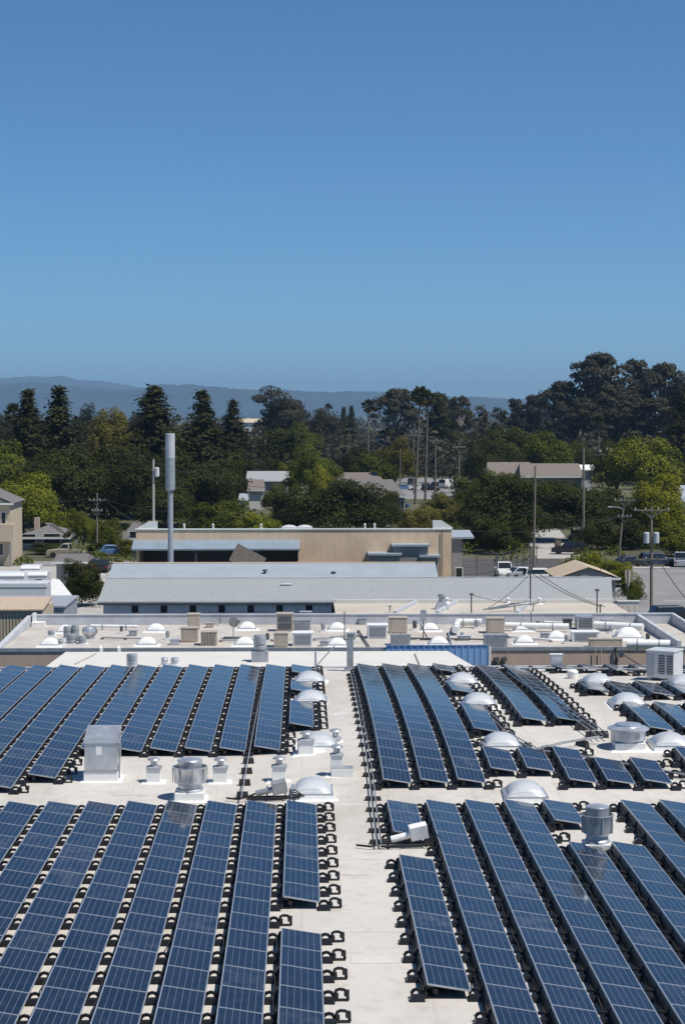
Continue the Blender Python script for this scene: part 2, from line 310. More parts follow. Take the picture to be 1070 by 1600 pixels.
def roofmat():
    m = mat('white_roof_membrane', (0.575, 0.545, 0.50), 0.75, 0, 0.05, .6, 0.12, 10, stain=(0.36, 0.31, 0.255), stain_amt=.6, stain_scale=.16, stretch=(1, .45, 1))
    nt = m.node_tree; L = nt.links.new; p = nt.nodes['Principled BSDF']; src = p.inputs['Base Color'].links[0].from_socket
    tc = nd(nt, 'ShaderNodeTexCoord'); sx = nd(nt, 'ShaderNodeSeparateXYZ'); L(tc.outputs['Object'], sx.inputs[0])
    nz = nd(nt, 'ShaderNodeTexNoise'); nz.inputs['Scale'].default_value = .4; L(tc.outputs['Object'], nz.inputs['Vector'])
    dv = nd(nt, 'ShaderNodeMath', operation='DIVIDE'); L(sx.outputs['X'], dv.inputs[0]); dv.inputs[1].default_value = 3.05
    ad = nd(nt, 'ShaderNodeMath', operation='MULTIPLY_ADD'); L(nz.outputs[0], ad.inputs[0]); ad.inputs[1].default_value = .04; L(dv.outputs[0], ad.inputs[2])
    fr = nd(nt, 'ShaderNodeMath', operation='FRACT'); L(ad.outputs[0], fr.inputs[0])
    sb = nd(nt, 'ShaderNodeMapRange'); sb.inputs[1].default_value = 0.0; sb.inputs[2].default_value = 0.035; sb.inputs[3].default_value = 0.28; sb.inputs[4].default_value = 0; L(fr.outputs[0], sb.inputs[0])
    mi = nd(nt, 'ShaderNodeMix', data_type='RGBA'); L(sb.outputs[0], mi.inputs[0]); L(src, mi.inputs[6]); mi.inputs[7].default_value = (0.35, 0.31, 0.27, 1)
    dy_ = nd(nt, 'ShaderNodeMath', operation='DIVIDE'); L(sx.outputs['Y'], dy_.inputs[0]); dy_.inputs[1].default_value = 8.3
    ay = nd(nt, 'ShaderNodeMath', operation='MULTIPLY_ADD'); L(nz.outputs[0], ay.inputs[0]); ay.inputs[1].default_value = .02; L(dy_.outputs[0], ay.inputs[2])
    fy = nd(nt, 'ShaderNodeMath', operation='FRACT'); L(ay.outputs[0], fy.inputs[0])
    sy = nd(nt, 'ShaderNodeMapRange'); sy.inputs[1].default_value = 0.0; sy.inputs[2].default_value = 0.02; sy.inputs[3].default_value = 0.45; sy.inputs[4].default_value = 0; L(fy.outputs[0], sy.inputs[0])
    my = nd(nt, 'ShaderNodeMix', data_type='RGBA'); L(sy.outputs[0], my.inputs[0]); L(mi.outputs[2], my.inputs[6]); my.inputs[7].default_value = (0.31, 0.275, 0.24, 1); mi = my
    # fine scuffs and water marks
    ns = nd(nt, 'ShaderNodeTexNoise'); ns.inputs['Scale'].default_value = 1.6; ns.inputs['Detail'].default_value = 9; ns.inputs['Roughness'].default_value = .7; L(tc.outputs['Object'], ns.inputs['Vector'])
    rs = nd(nt, 'ShaderNodeMapRange'); rs.inputs[1].default_value = .50; rs.inputs[2].default_value = .70; rs.inputs[4].default_value = .6; L(ns.outputs[0], rs.inputs[0])
    m2 = nd(nt, 'ShaderNodeMix', data_type='RGBA'); L(rs.outputs[0], m2.inputs[0]); L(mi.outputs[2], m2.inputs[6]); m2.inputs[7].default_value = (0.40, 0.36, 0.31, 1)
    L(m2.outputs[2], p.inputs['Base Color']); return m
M['roof'] = roofmat()

M['patch_0'] = mat('fresh_membrane_patch', (0.64, 0.63, 0.60), 0.7, 0, .05, 1, .1, 10, stain=(.45, .41, .36), stain_amt=.4, stain_scale=.8)
M['patch_1'] = mat('grimy_membrane_patch', (0.55, 0.52, 0.475), 0.8, 0, .08, 1, .1, 10, stain=(.34, .30, .25), stain_amt=.5, stain_scale=.8)
M['patch_2'] = mat('grey_membrane_patch', (0.585, 0.57, 0.545), 0.75, 0, .06, 1, .1, 10, stain=(.4, .37, .33), stain_amt=.5, stain_scale=.8)
def groundmat():
    m = mat('ground_cover', (0.085, 0.085, 0.04), 0.95, 0, 0.3, .03, .2, 2, stain=(0.22, 0.19, 0.14), stain_amt=.6, stain_scale=.012)
    return m
M['ground'] = groundmat()
M['hill'] = mat('haze_blue_wooded_hillside', (0.011, 0.028, 0.030), 0.95, 0, 0.6, .004, .0, stain=(0.08, 0.095, 0.085), stain_amt=.45, stain_scale=.0035, stretch=(1, 1, 2))  # some blue of the distant haze is mixed into the woodland colour

# ================================================================== THE SETTING
g = MB(); g.add([(-30000, -400, 0), (30000, -400, 0), (30000, 28000, 0), (-30000, 28000, 0)], [(0, 1, 2, 3)])
tag(g.build('ground', M['ground']), 'flat ground of dry grass and earth below the buildings', 'ground', kind='structure')

def hill(name, Yc, crest, depth, seed, label):
    rng = np.random.default_rng(seed); xs = np.linspace(crest[0][0], crest[-1][0], 420); ys = np.linspace(-1, 1, 26)
    ph = rng.uniform(0, 6.28, 12)
    V = []; 
    for j, t in enumerate(ys):
        for i, px in enumerate(xs):
            py = np.interp(px, [c[0] for c in crest], [c[1] for c in crest])
            p = atd(px, py, Yc); z = max(0, p.z)
            b = math.cos(t*math.pi/2)**0.8 if abs(t) < 1 else 0
            n = sum(math.sin(px*0.021*(k+1)+ph[k]+t*(3+k)) / (k+1.5) for k in range(6))*0.06*(1-abs(t)*.2)*(0.15+abs(t))
            rough = rng.uniform(-1, 1)*Yc*0.0006*(1 if abs(t) < .97 else 0)
            V.append((p.x*(1+t*depth/Yc), Yc+t*depth, z*b*(1+n*2)+rough-1.0*(abs(t) >= .97)))
    nx = len(xs); Q = [(j*nx+i, j*nx+i+1, (j+1)*nx+i+1, (j+1)*nx+i) for j in range(len(ys)-1) for i in range(nx-1)]
    me = mesh_np(name, V, Q); o = link(name, me, M['hill'])
    tag(o, label, 'hill', kind='structure')
hill('hills', 13000, [(-900, 612), (-300, 600), (0, 602), (60, 599), (130, 606), (200, 609), (250, 601), (300, 602), (360, 609), (420, 610), (500, 612), (560, 612), (640, 616), (720, 621), (800, 623), (900, 626), (1070, 630), (1700, 638)], 1900, 3, 'long wooded hills along the horizon')
hill('far_hills', 20500, [(-900, 600), (-200, 592), (0, 591), (40, 588), (80, 592), (95, 589), (130, 595), (180, 599), (215, 606), (300, 614), (420, 622), (700, 636), (1200, 640)], 1900, 5, 'pale far hills rising above the nearer wooded hills on the left')

# ================================================================== MAIN BUILDING
wb = empty('warehouse', (0, 0, 0), 0, 'white flat roofed warehouse carrying the rows of solar panels', 'building')
xs = np.arange(-34, 36.1, 1.0); ys = np.arange(22, 102.6, 0.75); V = [(x, y, roofz(x, y)) for y in ys for x in xs]
nx = len(xs); Q = [(j*nx+i, j*nx+i+1, (j+1)*nx+i+1, (j+1)*nx+i) for j in range(len(ys)-1) for i in range(nx-1)]
ro = link('roof', mesh_np('roof', V, Q), M['roof'], wb)
for p in ro.data.polygons: p.use_smooth = True
b = MB(); b.box(-34, 36, 22, 102.25, 0, ROOF-0.06); b.build('wall', M['tan_wall'], wb)
b = MB(); b.box(-34.1, 36.1, 102.25, 102.5, ROOF-.4, ROOF+.09); b.build('roof_edge', M['parapet'], wb)
b = MB(); b.box(-34, 36, 66.2, 66.42, ROOF-.02, ROOF+.022); b.build('roof_seam', M['white_roof'], wb)
# rear annex roof, clean white
pl, pr = atz(103, 1020, ROOF), atz(700, 1020, ROOF)
b = MB(); b.add([(pl.x-.3, 102.55, ROOF+.05), (pr.x+.9, 102.55, ROOF+.05), (pr.x, pl.y, ROOF+.05), (pl.x, pl.y, ROOF+.05),
                 (pl.x-.3, 102.55, 0), (pr.x+.9, 102.55, 0), (pr.x, pl.y, 0), (pl.x, pl.y, 0)], [(0, 1, 2, 3), (0, 1, 5, 4), (1, 2, 6, 5), (2, 3, 7, 6), (3, 0, 4, 7)])
b.build('annex_roof', M['white_roof'], wb)
for px0, px1 in ((118, 130), (655, 668)):
    p = atz(px0, 1040, ROOF); q = atz(px1-20 if px0 > 500 else px1+20, 1024, ROOF)
    b = MB(); b.tube([(p.x, p.y, ROOF+.07), (q.x, q.y, ROOF+.07)], .06, 5); b.build('roof_batten', M['concrete'], wb)

# membrane repairs: thin sheets glued on the roof
rngp = random.Random(9)
for i, (px, py) in enumerate([(556, 1360), (588, 1500), (205, 1240), (890, 1168), (700, 1254), (531, 1116)]):
    p = onroof(px, py); hw, hd = rngp.uniform(.25, .7), rngp.uniform(.3, 1.1); r0 = rngp.uniform(-.06, .06); b = MB(); pts = []
    for (u, v) in ((-1, -1), (1, -1), (1, 1), (-1, 1)):
        x, y = p.x+u*hw*math.cos(r0)-v*hd*math.sin(r0), p.y+u*hw*math.sin(r0)+v*hd*math.cos(r0); pts.append((x, y, roofz(x, y)+.012))
    b.add(pts+[(x, y, z-.02) for x, y, z in pts], [(0, 1, 2, 3), (0, 1, 5, 4), (1, 2, 6, 5), (2, 3, 7, 6), (3, 0, 4, 7)]); b.build('membrane_patch', M['patch_%d' % (1 + i % 2)], wb)
# ------------------------------------------------------------------ solar rows
pm = MB(); pm.box(0, PANW, 0, PANL, 0.012, 0.036); ME_PANEL = pm.mesh('solar_panel'); ME_PANEL.materials.append(M['cells'])
fm = MB(); e = .022
fm.box(-.004, e, 0, PANL, 0, .044); fm.box(PANW-e, PANW+.004, 0, PANL, 0, .044); fm.box(e, PANW-e, -.004, e, 0, .0435); fm.box(e, PANW-e, PANL-e, PANL+.004, 0, .0435)
ME_FRAME = fm.mesh('frame'); ME_FRAME.materials.append(M['alu'])
mm = MB()
mm.box(-.06, .60, -.045, .045, 0, .045)
mm.taper(-.07, .29, -.30, -.06, 0, .14, .035, .04)
mm.tube([(.0, .06, .03), (-.005, .06, .12), (.05, .06, .18), (.12, .06, .20), (.19, .06, .18), (.235, .06, .12), (.235, .06, .03)], .046, 5)
mm.tube([(.30, .0, .03), (.285, .02, .18), (.31, .03, .245), (.38, .035, .272), (.48, .035, .262), (.555, .03, .225), (.585, .0, .03)], .042, 5)
mm.box(.49, .61, -.04, .15, .12, .235); mm.box(.27, .36, -.06, .12, .02, .16)
ME_MOUNT = mm.mesh('mount'); ME_MOUNT.materials.append(M['plastic'])
dfm = MB(); dfm.prism_y([(-.10, .02), (-.085, .02), (.03, .325), (.015, .325)], .03, PANL-.03); ME_DEFL = dfm.mesh('wind_deflector'); ME_DEFL.materials.append(M['plastic'])
TILT = R(9.3); HIGH = 0.345; PITCHY = 1.642
CW = PANW*math.cos(TILT)
mount_seen = set()
def solar_row(X, yrear, n, label, group, name='solar_panel_row'):
    """n panels from yrear towards the camera; high edge on the left"""
    root = empty(name, (X, yrear-n*PITCHY, ROOF), 0, label, 'solar panels', group)
    yf = yrear - n*PITCHY
    for i in range(n):
        y0 = yf + i*PITCHY
        za, zb = roofz(X+.5, y0), roofz(X+.5, y0+PANL)
        o = link('solar_panel', ME_PANEL, None, root, (0, i*PITCHY, za-ROOF+HIGH)); o.rotation_euler = (math.atan2(zb-za, PANL), TILT, random.uniform(-.002, .002))
        link('frame', ME_FRAME, None, o)
        q = link('wind_deflector', ME_DEFL, None, root, (0, i*PITCHY, za-ROOF)); q.rotation_euler = (math.atan2(zb-za, PANL), 0, 0)
    if n > 2:
        cb = MB(); pts = []
        for i in range(n*2+1):
            yy = yf+i*PITCHY/2; pts.append((-.06-random.uniform(0, .09), yy-yf, roofz(X, yy)-ROOF+random.uniform(.06, .2)))
        cb.tube(pts, .016, 4); cb.build('cable', M['rubber'], root)
    for i in range(n+1):
        y = yf + i*PITCHY + (.10 if i == 0 else -.02)
        for side in (0, 1):
            x = X - .345 if side == 0 else X + CW - .0
            key = (round(x*3), round(y/PITCHY*1.0, 1))
            if any((key[0]+a, round(key[1]+b_, 1)) in mount_seen for a in (-1, 0, 1) for b_ in (-.2, -.1, 0, .1, .2)): continue
            mount_seen.add(key)
            o = link('mount', ME_MOUNT, None, root, (x-X, y-yf, roofz(x+.3, y)-ROOF)); o.rotation_euler = (0, 0, random.uniform(-.07, .07)); o.scale = (1, 1, random.uniform(.94, 1.0))
    return root
random.seed(4)
XL = lambda k: (-.0409-.102*k)*13.3
XR = lambda k: (.217+.1004*k)*13.3
YF, YB = 65.3, 101.1
ordn = ['first', 'second', 'third', 'fourth', 'fifth', 'sixth', 'seventh', 'eighth', 'ninth', 'tenth', 'eleventh', 'twelfth', 'thirteenth']
GFL, GFR, GBL, GBR = 'front block of solar rows left of the walkway', 'front block of solar rows right of the walkway', 'rear block of solar rows left of the walkway', 'rear solar rows right of the walkway'
# rows are built from the walkway outwards; rear block on the left
for k in range(1, 13):
    n = 16
    yr = YB
    if k == 7: n = 19
    if k >= 8: n = 20 + (k > 9)
    solar_row(XL(k), yr, n, 'long blue solar row, %s left of the walkway in the rear block' % ordn[k], GBL)
solar_row(XL(0), 100.9, 2, 'tiny rear solar row in front of the rearmost left skylight', GBL)
solar_row(XL(0), 93.3, 2, 'two panel solar row between the two rearmost skylights by the walkway', GBL)
solar_row(XL(0), 86.0, 4, 'short four panel solar row behind the white vent left of walkway', GBL)
for k in range(0, 3):
    solar_row(XR(k), YB, 20, 'long rear solar row, %s to the right of the walkway' % ordn[k], GBR)
solar_row(XR(3), YB, 2, 'two panel solar row behind the farthest skylight right of walkway', GBR)
solar_row(XR(3), 91.2, 2, 'two panel solar row squeezed between two skylights', GBR)
solar_row(XR(3), 83.2, 4, 'four panel solar row ending just behind a skylight right of walkway', GBR)
solar_row(9.12, 100.3, 13, 'long rear solar row just right of the skylight line', GBR)
solar_row(10.55, 100.3, 13, 'long rear solar row beside the double conduit run', GBR)
for k, (yr, n, lb) in enumerate([(73.1, 2, 'pair of solar panels, leftmost of five short rows near the big skylight'), (73.1, 2, 'pair of solar panels behind the wide skylight, second of five short rows'),
                     (73.1, 3, 'three panel solar row, middle of five short rows'), (71.3, 2, 'pair of solar panels, fourth of five short rows'), (71.3, 2, 'pair of solar panels, rightmost of five short rows')]):
    solar_row(XR(3+k), yr, n, lb, GBR)
XX = [13.2, 14.55, 15.9, 17.25, 18.6, 19.95]
wrd = ['first', 'second', 'third', 'fourth', 'fifth', 'sixth']
for i in range(6): solar_row(XX[i], 100.6, 2 if i in (2, 4) else 1, 'short solar row at the rear roof edge, %s right of the conduits' % wrd[i], GBR)
for i in range(5): solar_row(XX[i], 91.4, 2 if i < 1 else 3, 'short solar row in the middle right cluster, %s from the conduits' % wrd[i], GBR)
for i in range(1, 5): solar_row(XX[i]-.55, 83.3, 4, 'short solar row behind the low round fan, %s from the left' % wrd[i-1], GBR)
for i in range(2): solar_row(14.25+1.35*i, 73.0, 2, ['pair of solar panels cut by the right picture edge', 'pair of solar panels outside the right skylight'][i], GBR)
# front blocks
for k in range(0, 9):
    if k == 0:
        solar_row(XL(0), YF, 8, 'eight panel solar row at the walkway in the front left block', GFL)
        solar_row(XL(0), YF-10*PITCHY, 7, 'short nearest solar row at the walkway, bottom centre', GFL)
    else:
        solar_row(XL(k), YF, 17, 'blue solar row, %s left of the walkway in the front block' % ordn[k], GFL)
solar_row(XR(0), YF, 3, 'three panel solar row behind the white combiner box', GFR)
solar_row(XR(0), YF-5*PITCHY, 8, 'eight panel solar row right of the walkway in front of the combiner box', GFR)
for k in (1, 2, 3): solar_row(XR(k), YF, 17, 'front block solar row, %s right of the walkway' % ordn[k], GFR)
solar_row(XR(4), YF, 2, 'pair of solar panels behind the chrome fan', GFR)
solar_row(XR(4), YF-4*PITCHY, 13, 'front block solar row starting just before the chrome fan', GFR)
solar_row(XR(5), YF-4*PITCHY, 13, 'front block solar row starting right of the chrome fan', GFR)
for k in (6, 7, 8): solar_row(XR(k), YF-(.15), 17, 'front block solar row near the right edge, %s right of the walkway' % ordn[k], GFR)

# ------------------------------------------------------------------ rooftop equipment builders
def dome_mesh(w, d, h, n=14, e=2.3):
    V = []; Q = []
    for j in range(n+1):
        for i in range(n+1):
            u, v = -1+2*i/n, -1+2*j/n
            z = h*max(0, (1-abs(u)**e))**.72*max(0, (1-abs(v)**e))**.5
            V.append((u*w/2, v*d/2, z))
    for j in range(n):
        for i in range(n): a = j*(n+1)+i; Q.append((a, a+1, a+n+2, a+n+1))
    return mesh_np('dome', V, Q)
_domes = {}
def skylight(px, py, w, d, h, label, z=None, group='roof skylights', name='skylight', curb=.16):
    p = onroof(px, py) if z is None else atz(px, py, z)
    root = empty(name, (p.x, p.y+d/2, p.z), 0, label, 'skylight', group)
    key = (w, d, h, curb)
    if key not in _domes:
        c = MB(); c.taper(-w/2-.09, w/2+.09, -d/2-.09, d/2+.09, -.05, curb, .05, .05); c.taper(-w/2-.3, w/2+.3, -d/2-.3, d/2+.3, -.05, .02, .1, .1)
        f = MB(); t = .07
        f.box(-w/2-.03, -w/2+t, -d/2-.03, d/2+.03, curb, curb+.06); f.box(w/2-t, w/2+.03, -d/2-.03, d/2+.03, curb, curb+.06)
        f.box(-w/2+t, w/2-t, -d/2-.03, -d/2+t, curb, curb+.058); f.box(-w/2+t, w/2-t, d/2-t, d/2+.03, curb, curb+.058)
        dm = dome_mesh(w-.06, d-.06, h); 
        for q in dm.polygons: q.use_smooth = True
        cm, fm_ = c.mesh('curb'), f.mesh('frame'); cm.materials.append(M['white']); fm_.materials.append(M['alu']); dm.materials.append(M['white'] if name == 'roof_dome' else M['acrylic'])
        _domes[key] = (cm, fm_, dm)
    cm, fm_, dm = _domes[key]
    link('curb', cm, None, root); link('frame', fm_, None, root); link('dome', dm, None, root, (0, 0, curb+.05))
    return root
def round_fan(px, py, rad, label, z=None, low=False, h=1.0, group='roof exhaust fans'):
    p = onroof(px, py) if z is None else atz(px, py, z)
    s = rad/.6
    root = empty('exhaust_fan', (p.x, p.y+.45*s, p.z), 0, label, 'roof fan', group)
    c = MB(); c.box(-.52*s, .52*s, -.52*s, .52*s, -.1, .30*h); c.taper(-.8*s, .8*s, -.8*s, .8*s, -.06, .03, .2, .2); c.build('curb', M['white'], root, bevel=.02)
    k = MB()
    if low:
        k.lathe([(.5*s, .30*h), (.5*s, .36*h)], 28); k.build('neck', M['galv'], root, smooth=True)
        k = MB(); k.lathe([(.52*s, .36*h), (.60*s, .37*h), (.60*s, .72*h), (.57*s, .75*h), (.5*s, .75*h)], 32); dr = k.build('drum', M['galv'], root, smooth=True)
        k = MB(); k.lathe([(.68*s, .75*h), (.72*s, .77*h), (.72*s, .82*h), (.60*s, .88*h), (.46*s, .91*h), (.44*s, .98*h), (.2*s, 1.02*h), (0.0, 1.03*h)], 32); k.build('cap', M['galv'], root, smooth=True)
    else:
        k.lathe([(.50*s, .30*h), (.50*s, .36*h), (.42*s, .42*h), (.42*s, .52*h), (.48*s, .58*h)], 32); k.build('neck', M['galv'], root, smooth=True)
        k = MB(); k.lathe([(.50*s, .58*h), (.555*s, .60*h), (.565*s, .80*h), (.60*s, 1.10*h), (.625*s, 1.13*h), (.625*s, 1.16*h), (.585*s, 1.165*h), (.57*s, 1.0*h), (.45*s, .98*h)], 36); k.build('drum', M['galv'], root, smooth=True)
        k = MB(); k.lathe([(.44*s, 1.0*h), (.44*s, 1.36*h), (.45*s, 1.38*h), (.43*s, 1.41*h), (.3*s, 1.44*h), (0, 1.45*h)], 32); k.build('cap', M['galv'], root, smooth=True)
        for a in range(8):
            t = a*math.pi/4+.2; b_ = MB(); b_.box(-.012, .012, -.02, .02, .62*h, 1.12*h); q = b_.build('bracket', M['galv_dull'], root, (math.cos(t)*.615*s, math.sin(t)*.615*s, 0)); q.rotation_euler = (0, 0, t)
    return root
def cap_vent(px, py, label, bw=.50, bh=.52, z=None, group='capped roof vents', name='capped_vent'):
    p = onroof(px, py) if z is None else atz(px, py, z)
    root = empty(name, (p.x, p.y+bw/2, p.z), 0, label, 'roof vent', group)
    c = MB(); c.box(-bw/2, bw/2, -bw/2, bw/2, -.1, bh); c.taper(-bw/2-.3, bw/2+.3, -bw/2-.25, bw/2+.25, -.06, .03, .15, .15); c.build('base', M['white'], root, bevel=.015)
    c = MB(); c.taper(-bw/2-.04, bw/2+.04, -bw/2-.04, bw/2+.04, bh, bh+.05, .02, .02); c.taper(-bw/2+.02, bw/2-.02, -bw/2+.02, bw/2-.02, bh+.05, bh+.12, .12, .12); c.build('flashing', M['galv_dull'], root)
    c = MB(); c.lathe([(.12, bh+.1), (.12, bh+.3)], 16); c.build('pipe', M['galv'], root, smooth=True)
    c = MB(); c.lathe([(.13, bh+.27), (.235, bh+.29), (.245, bh+.32), (.21, bh+.36), (.1, bh+.40), (0, bh+.41)], 20); c.build('cap', M['galv'], root, smooth=True)
    return root

# skylights on the main roof
SKY = [(488, 1250, 1.42, 1.75, .42, 'large ribbed skylight at the walkway beside the fan, nearest on the left'),
       (498, 1174, 1.42, 1.7, .40, 'skylight beside the walkway vents, half hidden by a white vent box'),
       (486, 1103, 1.42, 1.7, .40, 'white skylight in front of two panel row, second from the rear left of walkway'),
       (484, 1071, 1.42, 1.7, .40, 'rearmost white skylight left of the walkway'),
       (824, 1255, 1.42, 1.75, .42, 'large ribbed skylight at the seam, nearest on the right'),
       (786, 1174, 1.42, 1.7, .40, 'skylight left of the conduit bend, third in its line from the rear'),
       (750, 1108, 1.42, 1.7, .40, 'skylight second in the line from the rear, right of long rows'),
       (724, 1074, 1.42, 1.7, .40, 'farthest small skylight right of the three long rear rows'),
       (937, 1075, 1.42, 1.7, .40, 'white skylight left of the grey air conditioner, rearmost on the right'),
       (985, 1108, 1.42, 1.7, .40, 'skylight behind the low wide fan on the right'),
       (1052, 1174, 1.42, 1.7, .40, 'ribbed skylight right of the low wide fan'),
       (1072, 1077, 1.42, 1.7, .40, 'skylight right of the grey air conditioner, cut by the picture edge')]
for px, py, w, d, h, lb in SKY: skylight(px, py, w, d, h, lb)
round_fan(296, 1252, .60, 'large shiny upblast fan on a white curb, left roof')
round_fan(984, 1173, .68, 'low wide shiny fan on a white curb, right roof', low=True, h=1.0)
round_fan(935, 1335, .49, 'chrome drum fan among the front right panels', h=1.02)
cap_vent(240, 1224, 'white square vent with cap between the steel box and the big fan')
cap_vent(344, 1224, 'white square vent with cap just right of the big fan')
cap_vent(436, 1222, 'white square vent with cap in front of the row by the conduit')
cap_vent(478, 1180, 'white vent box half hiding a skylight by the walkway', .6, .5)
cap_vent(524, 1160, 'low capped vent standing in the walkway, farther one', .40, .12)
v = cap_vent(526, 1213, 'tall capped vent with long white base in the walkway', .42, .75)
b = MB(); b.box(-.21, .62, -.36, .21, 0, .30); b.build('plinth', M['white'], v, bevel=.015)
b = MB(); b.box(-.20, .61, -.35, .2, .30, .325); b.build('plinth_lid', M['galv_dull'], v)

# sheet metal air handler
p = onroof(159, 1222)
hv = empty('air_handler', (p.x, p.y, p.z), 0, 'tall galvanised steel air handler box on a white curb', 'air handler')
b = MB(); b.box(-.66, .60, .02, 1.5, -.1, .38); b.taper(-.95, .9, -.2, 1.7, -.08, .03, .2, .15); b.build('curb', M['white'], hv, bevel=.02)
b = MB(); b.prism_x([(0, .38), (1.5, .38), (1.5, 1.82), (0, 1.44)], -.62, .58); b.build('casing', M['galv'], hv, bevel=.015)
b = MB(); b.prism_x([(-.04, 1.43), (1.55, 1.82), (1.55, 1.86), (-.04, 1.47)], -.66, .62); b.build('top_cover', M['galv'], hv)
b = MB(); b.box(-.20, .02, -.012, 0.004, 1.0, 1.32); b.build('paper_notice', M['white'], hv)
b = MB(); b.tube([(.64, .25, .1), (.64, .25, 1.4), (.66, .5, 1.7)], .03, 8); b.build('pipe', M['conduit'], hv)
b = MB(); b.box(.58, .66, .12, .42, .42, .62); b.build('junction_box', M['galv_dull'], hv)
b = MB(); b.box(-.63, .59, -.01, .0, .40, .46); b.build('base_rail', M['galv_dull'], hv)

# conduit runs along the roof, with blocks under them
def conduit(pts, label, h=.16, r=.026, n=1, gap=.14, blocks=True, name='conduit_run', mt='conduit'):
    P = [onroof(x, y, h) for x, y in pts]
    root = empty(name, (P[0].x, P[0].y, roofz(P[0].x, P[0].y)), 0, label, 'conduit')
    o = Vector(root.location)
    for k in range(n):
        path = []
        for i in range(len(P)-1):
            a, c = P[i], P[i+1]; m = max(1, int((c-a).length/2.0)); t = (c-a).normalized(); s = Vector((t.y, -t.x, 0))*(k-(n-1)/2)*gap
            for q in range(m + (i == len(P)-2)):
                w = a.lerp(c, q/m); path.append(Vector((w.x, w.y, roofz(w.x, w.y)+h)) + s - o)
        mbt = MB(); mbt.tube(path, r, 8); mbt.build('conduit_pipe', M[mt], root, smooth=True)
    if blocks:
        for i in range(len(P)-1):
            a, c = P[i], P[i+1]; L_ = (c-a).length; m = max(1, int(L_/1.64)); t = (c-a).normalized(); ang = math.atan2(t.y, t.x)
            for q in range(m):
                w = a.lerp(c, (q+.5)/m); bb = MB(); hw = .12+gap*(n-1)/2
                bb.taper(-.10, .10, -hw-.1, hw+.1, 0, h-r, .03, .03); ob = bb.build('support_block', M['rubber'], root, Vector((w.x, w.y, roofz(w.x, w.y))) - o); ob.rotation_euler = (0, 0, ang)
    return root
conduit([(549, 1049), (566, 1130), (580, 1215), (592, 1320)], 'grey conduit along the right edge of the walkway', n=2)
conduit([(414, 1050), (404, 1100), (387, 1190), (377, 1246)], 'grey conduit between two rear rows down to the small combiner', h=.25)
conduit([(799, 1050), (860, 1096), (941, 1148)], 'double conduit run slanting beside the rear long rows', n=3, gap=.25, h=.3)
conduit([(938, 1151), (880, 1160), (836, 1171)], 'conduit crossing from the slanting run to the junction', n=2, gap=.2, h=.28)
conduit([(745, 1100), (800, 1150), (836, 1170)], 'conduit pair running past the skylights to the junction', n=2, gap=.2, h=.22)
conduit([(836, 1172), (880, 1176), (960, 1190), (1080, 1212)], 'long grey conduit from the junction to the right edge', n=2, gap=.12, h=.2)
conduit([(345, 1042), (505, 1046)], 'thin cable along the rear edge of the main roof', h=.1, r=.02, blocks=False)
conduit([(778, 1044), (875, 1044), (1070, 1047)], 'pale pipe along the rear roof edge on the right', h=.25, r=.05, blocks=False)

# combiner boxes
def combiner(px, py, label, s=1.0, white=True, rot=0.0):
    p = onroof(px, py); root = empty('combiner_box', (p.x, p.y, p.z), rot, label, 'electrical box')
    b = MB()
    for x in (-.75, .75): b.tube([(x*s, -.12, 0.03), (x*s, .35*s, .05)], .035, 6)
    b.tube([(-1.0*s, -.1, .1), (.95*s, .05, .12)], .04, 6); b.tube([(-1.0*s, .3*s, .1), (.9*s, .3*s, .12)], .04, 6)
    for x in (-.25, .42): b.tube([(x*s, 0, .05), (x*s, .25*s, .52*s)], .03, 6)
    b.build('rack', M['plastic'], root)
    b = MB(); b.prism_x([(.02, .2*s), (.28*s, .28*s), (.16*s, .74*s), (-.1, .66*s)], .02*s, .58*s); bx_ = b.build('box', M['white'] if white else M['galv_dull'], root, bevel=.02); bx_.rotation_euler = (0, R(-11), R(6))
    b = MB(); b.tube([(-.66*s, .1, .27*s), (.03*s, .1, .44*s)], .11*s, 12); b.build('cable_duct', M['white'] if white else M['conduit'], root, smooth=True)
    for q in range(3):
        b = MB(); b.tube([(.6*s, .1, .35*s-.05*q), (.78*s, .05, .42*s-.1*q), (.95*s, .0, .3*s-.05*q), (1.15*s, .1+.1*q, .12)], .022, 6); b.build('cable', M['plastic'], root, smooth=True)
    b = MB(); b.tube([(-.6*s, .1, .3*s), (-.9*s, -.05, .2), (-1.3*s, -.12, .1), (-1.75*s, .1, .1)], .035, 6); b.build('cable', M['plastic'], root, smooth=True)
    return root
combiner(644, 1326, 'white combiner box on a black rack at the front of a three panel row', 1.0)
combiner(428, 1252, 'small grey electrical box on black rails beside the big skylight', .95, False)
combiner(848, 1180, 'small grey junction with cables where conduits meet', .5, False)

# duct post and brace post at the rear edge
p = onroof(547, 1049)
b = empty('duct_post', (p.x, p.y+.3, p.z), 0, 'tall square grey duct post at the rear end of the walkway', 'duct')
c = MB(); c.box(-.17, .17, -.17, .17, -.1, 1.95); c.build('shaft', M['galv_dull'], b, bevel=.01)
c = MB(); c.box(-.21, .21, -.21, .21, 1.95, 2.0); c.build('cap', M['galv_dull'], b)
c = MB(); c.box(-.3, .3, -.3, .3, -.1, .12); c.build('foot', M['galv_dull'], b)
p = onroof(493, 1050)
b = empty('braced_post', (p.x, p.y+.2, p.z), 0, 'thin grey post with a slanting brace behind the rearmost skylight', 'post')
c = MB(); c.box(-.05, .05, -.05, .05, -.1, 1.05); c.build('post', M['steelgrey'], b)
c = MB(); c.tube([(.0, 0, .25), (1.0, 0, 1.35)], .035, 6); c.build('brace', M['galv'], b)

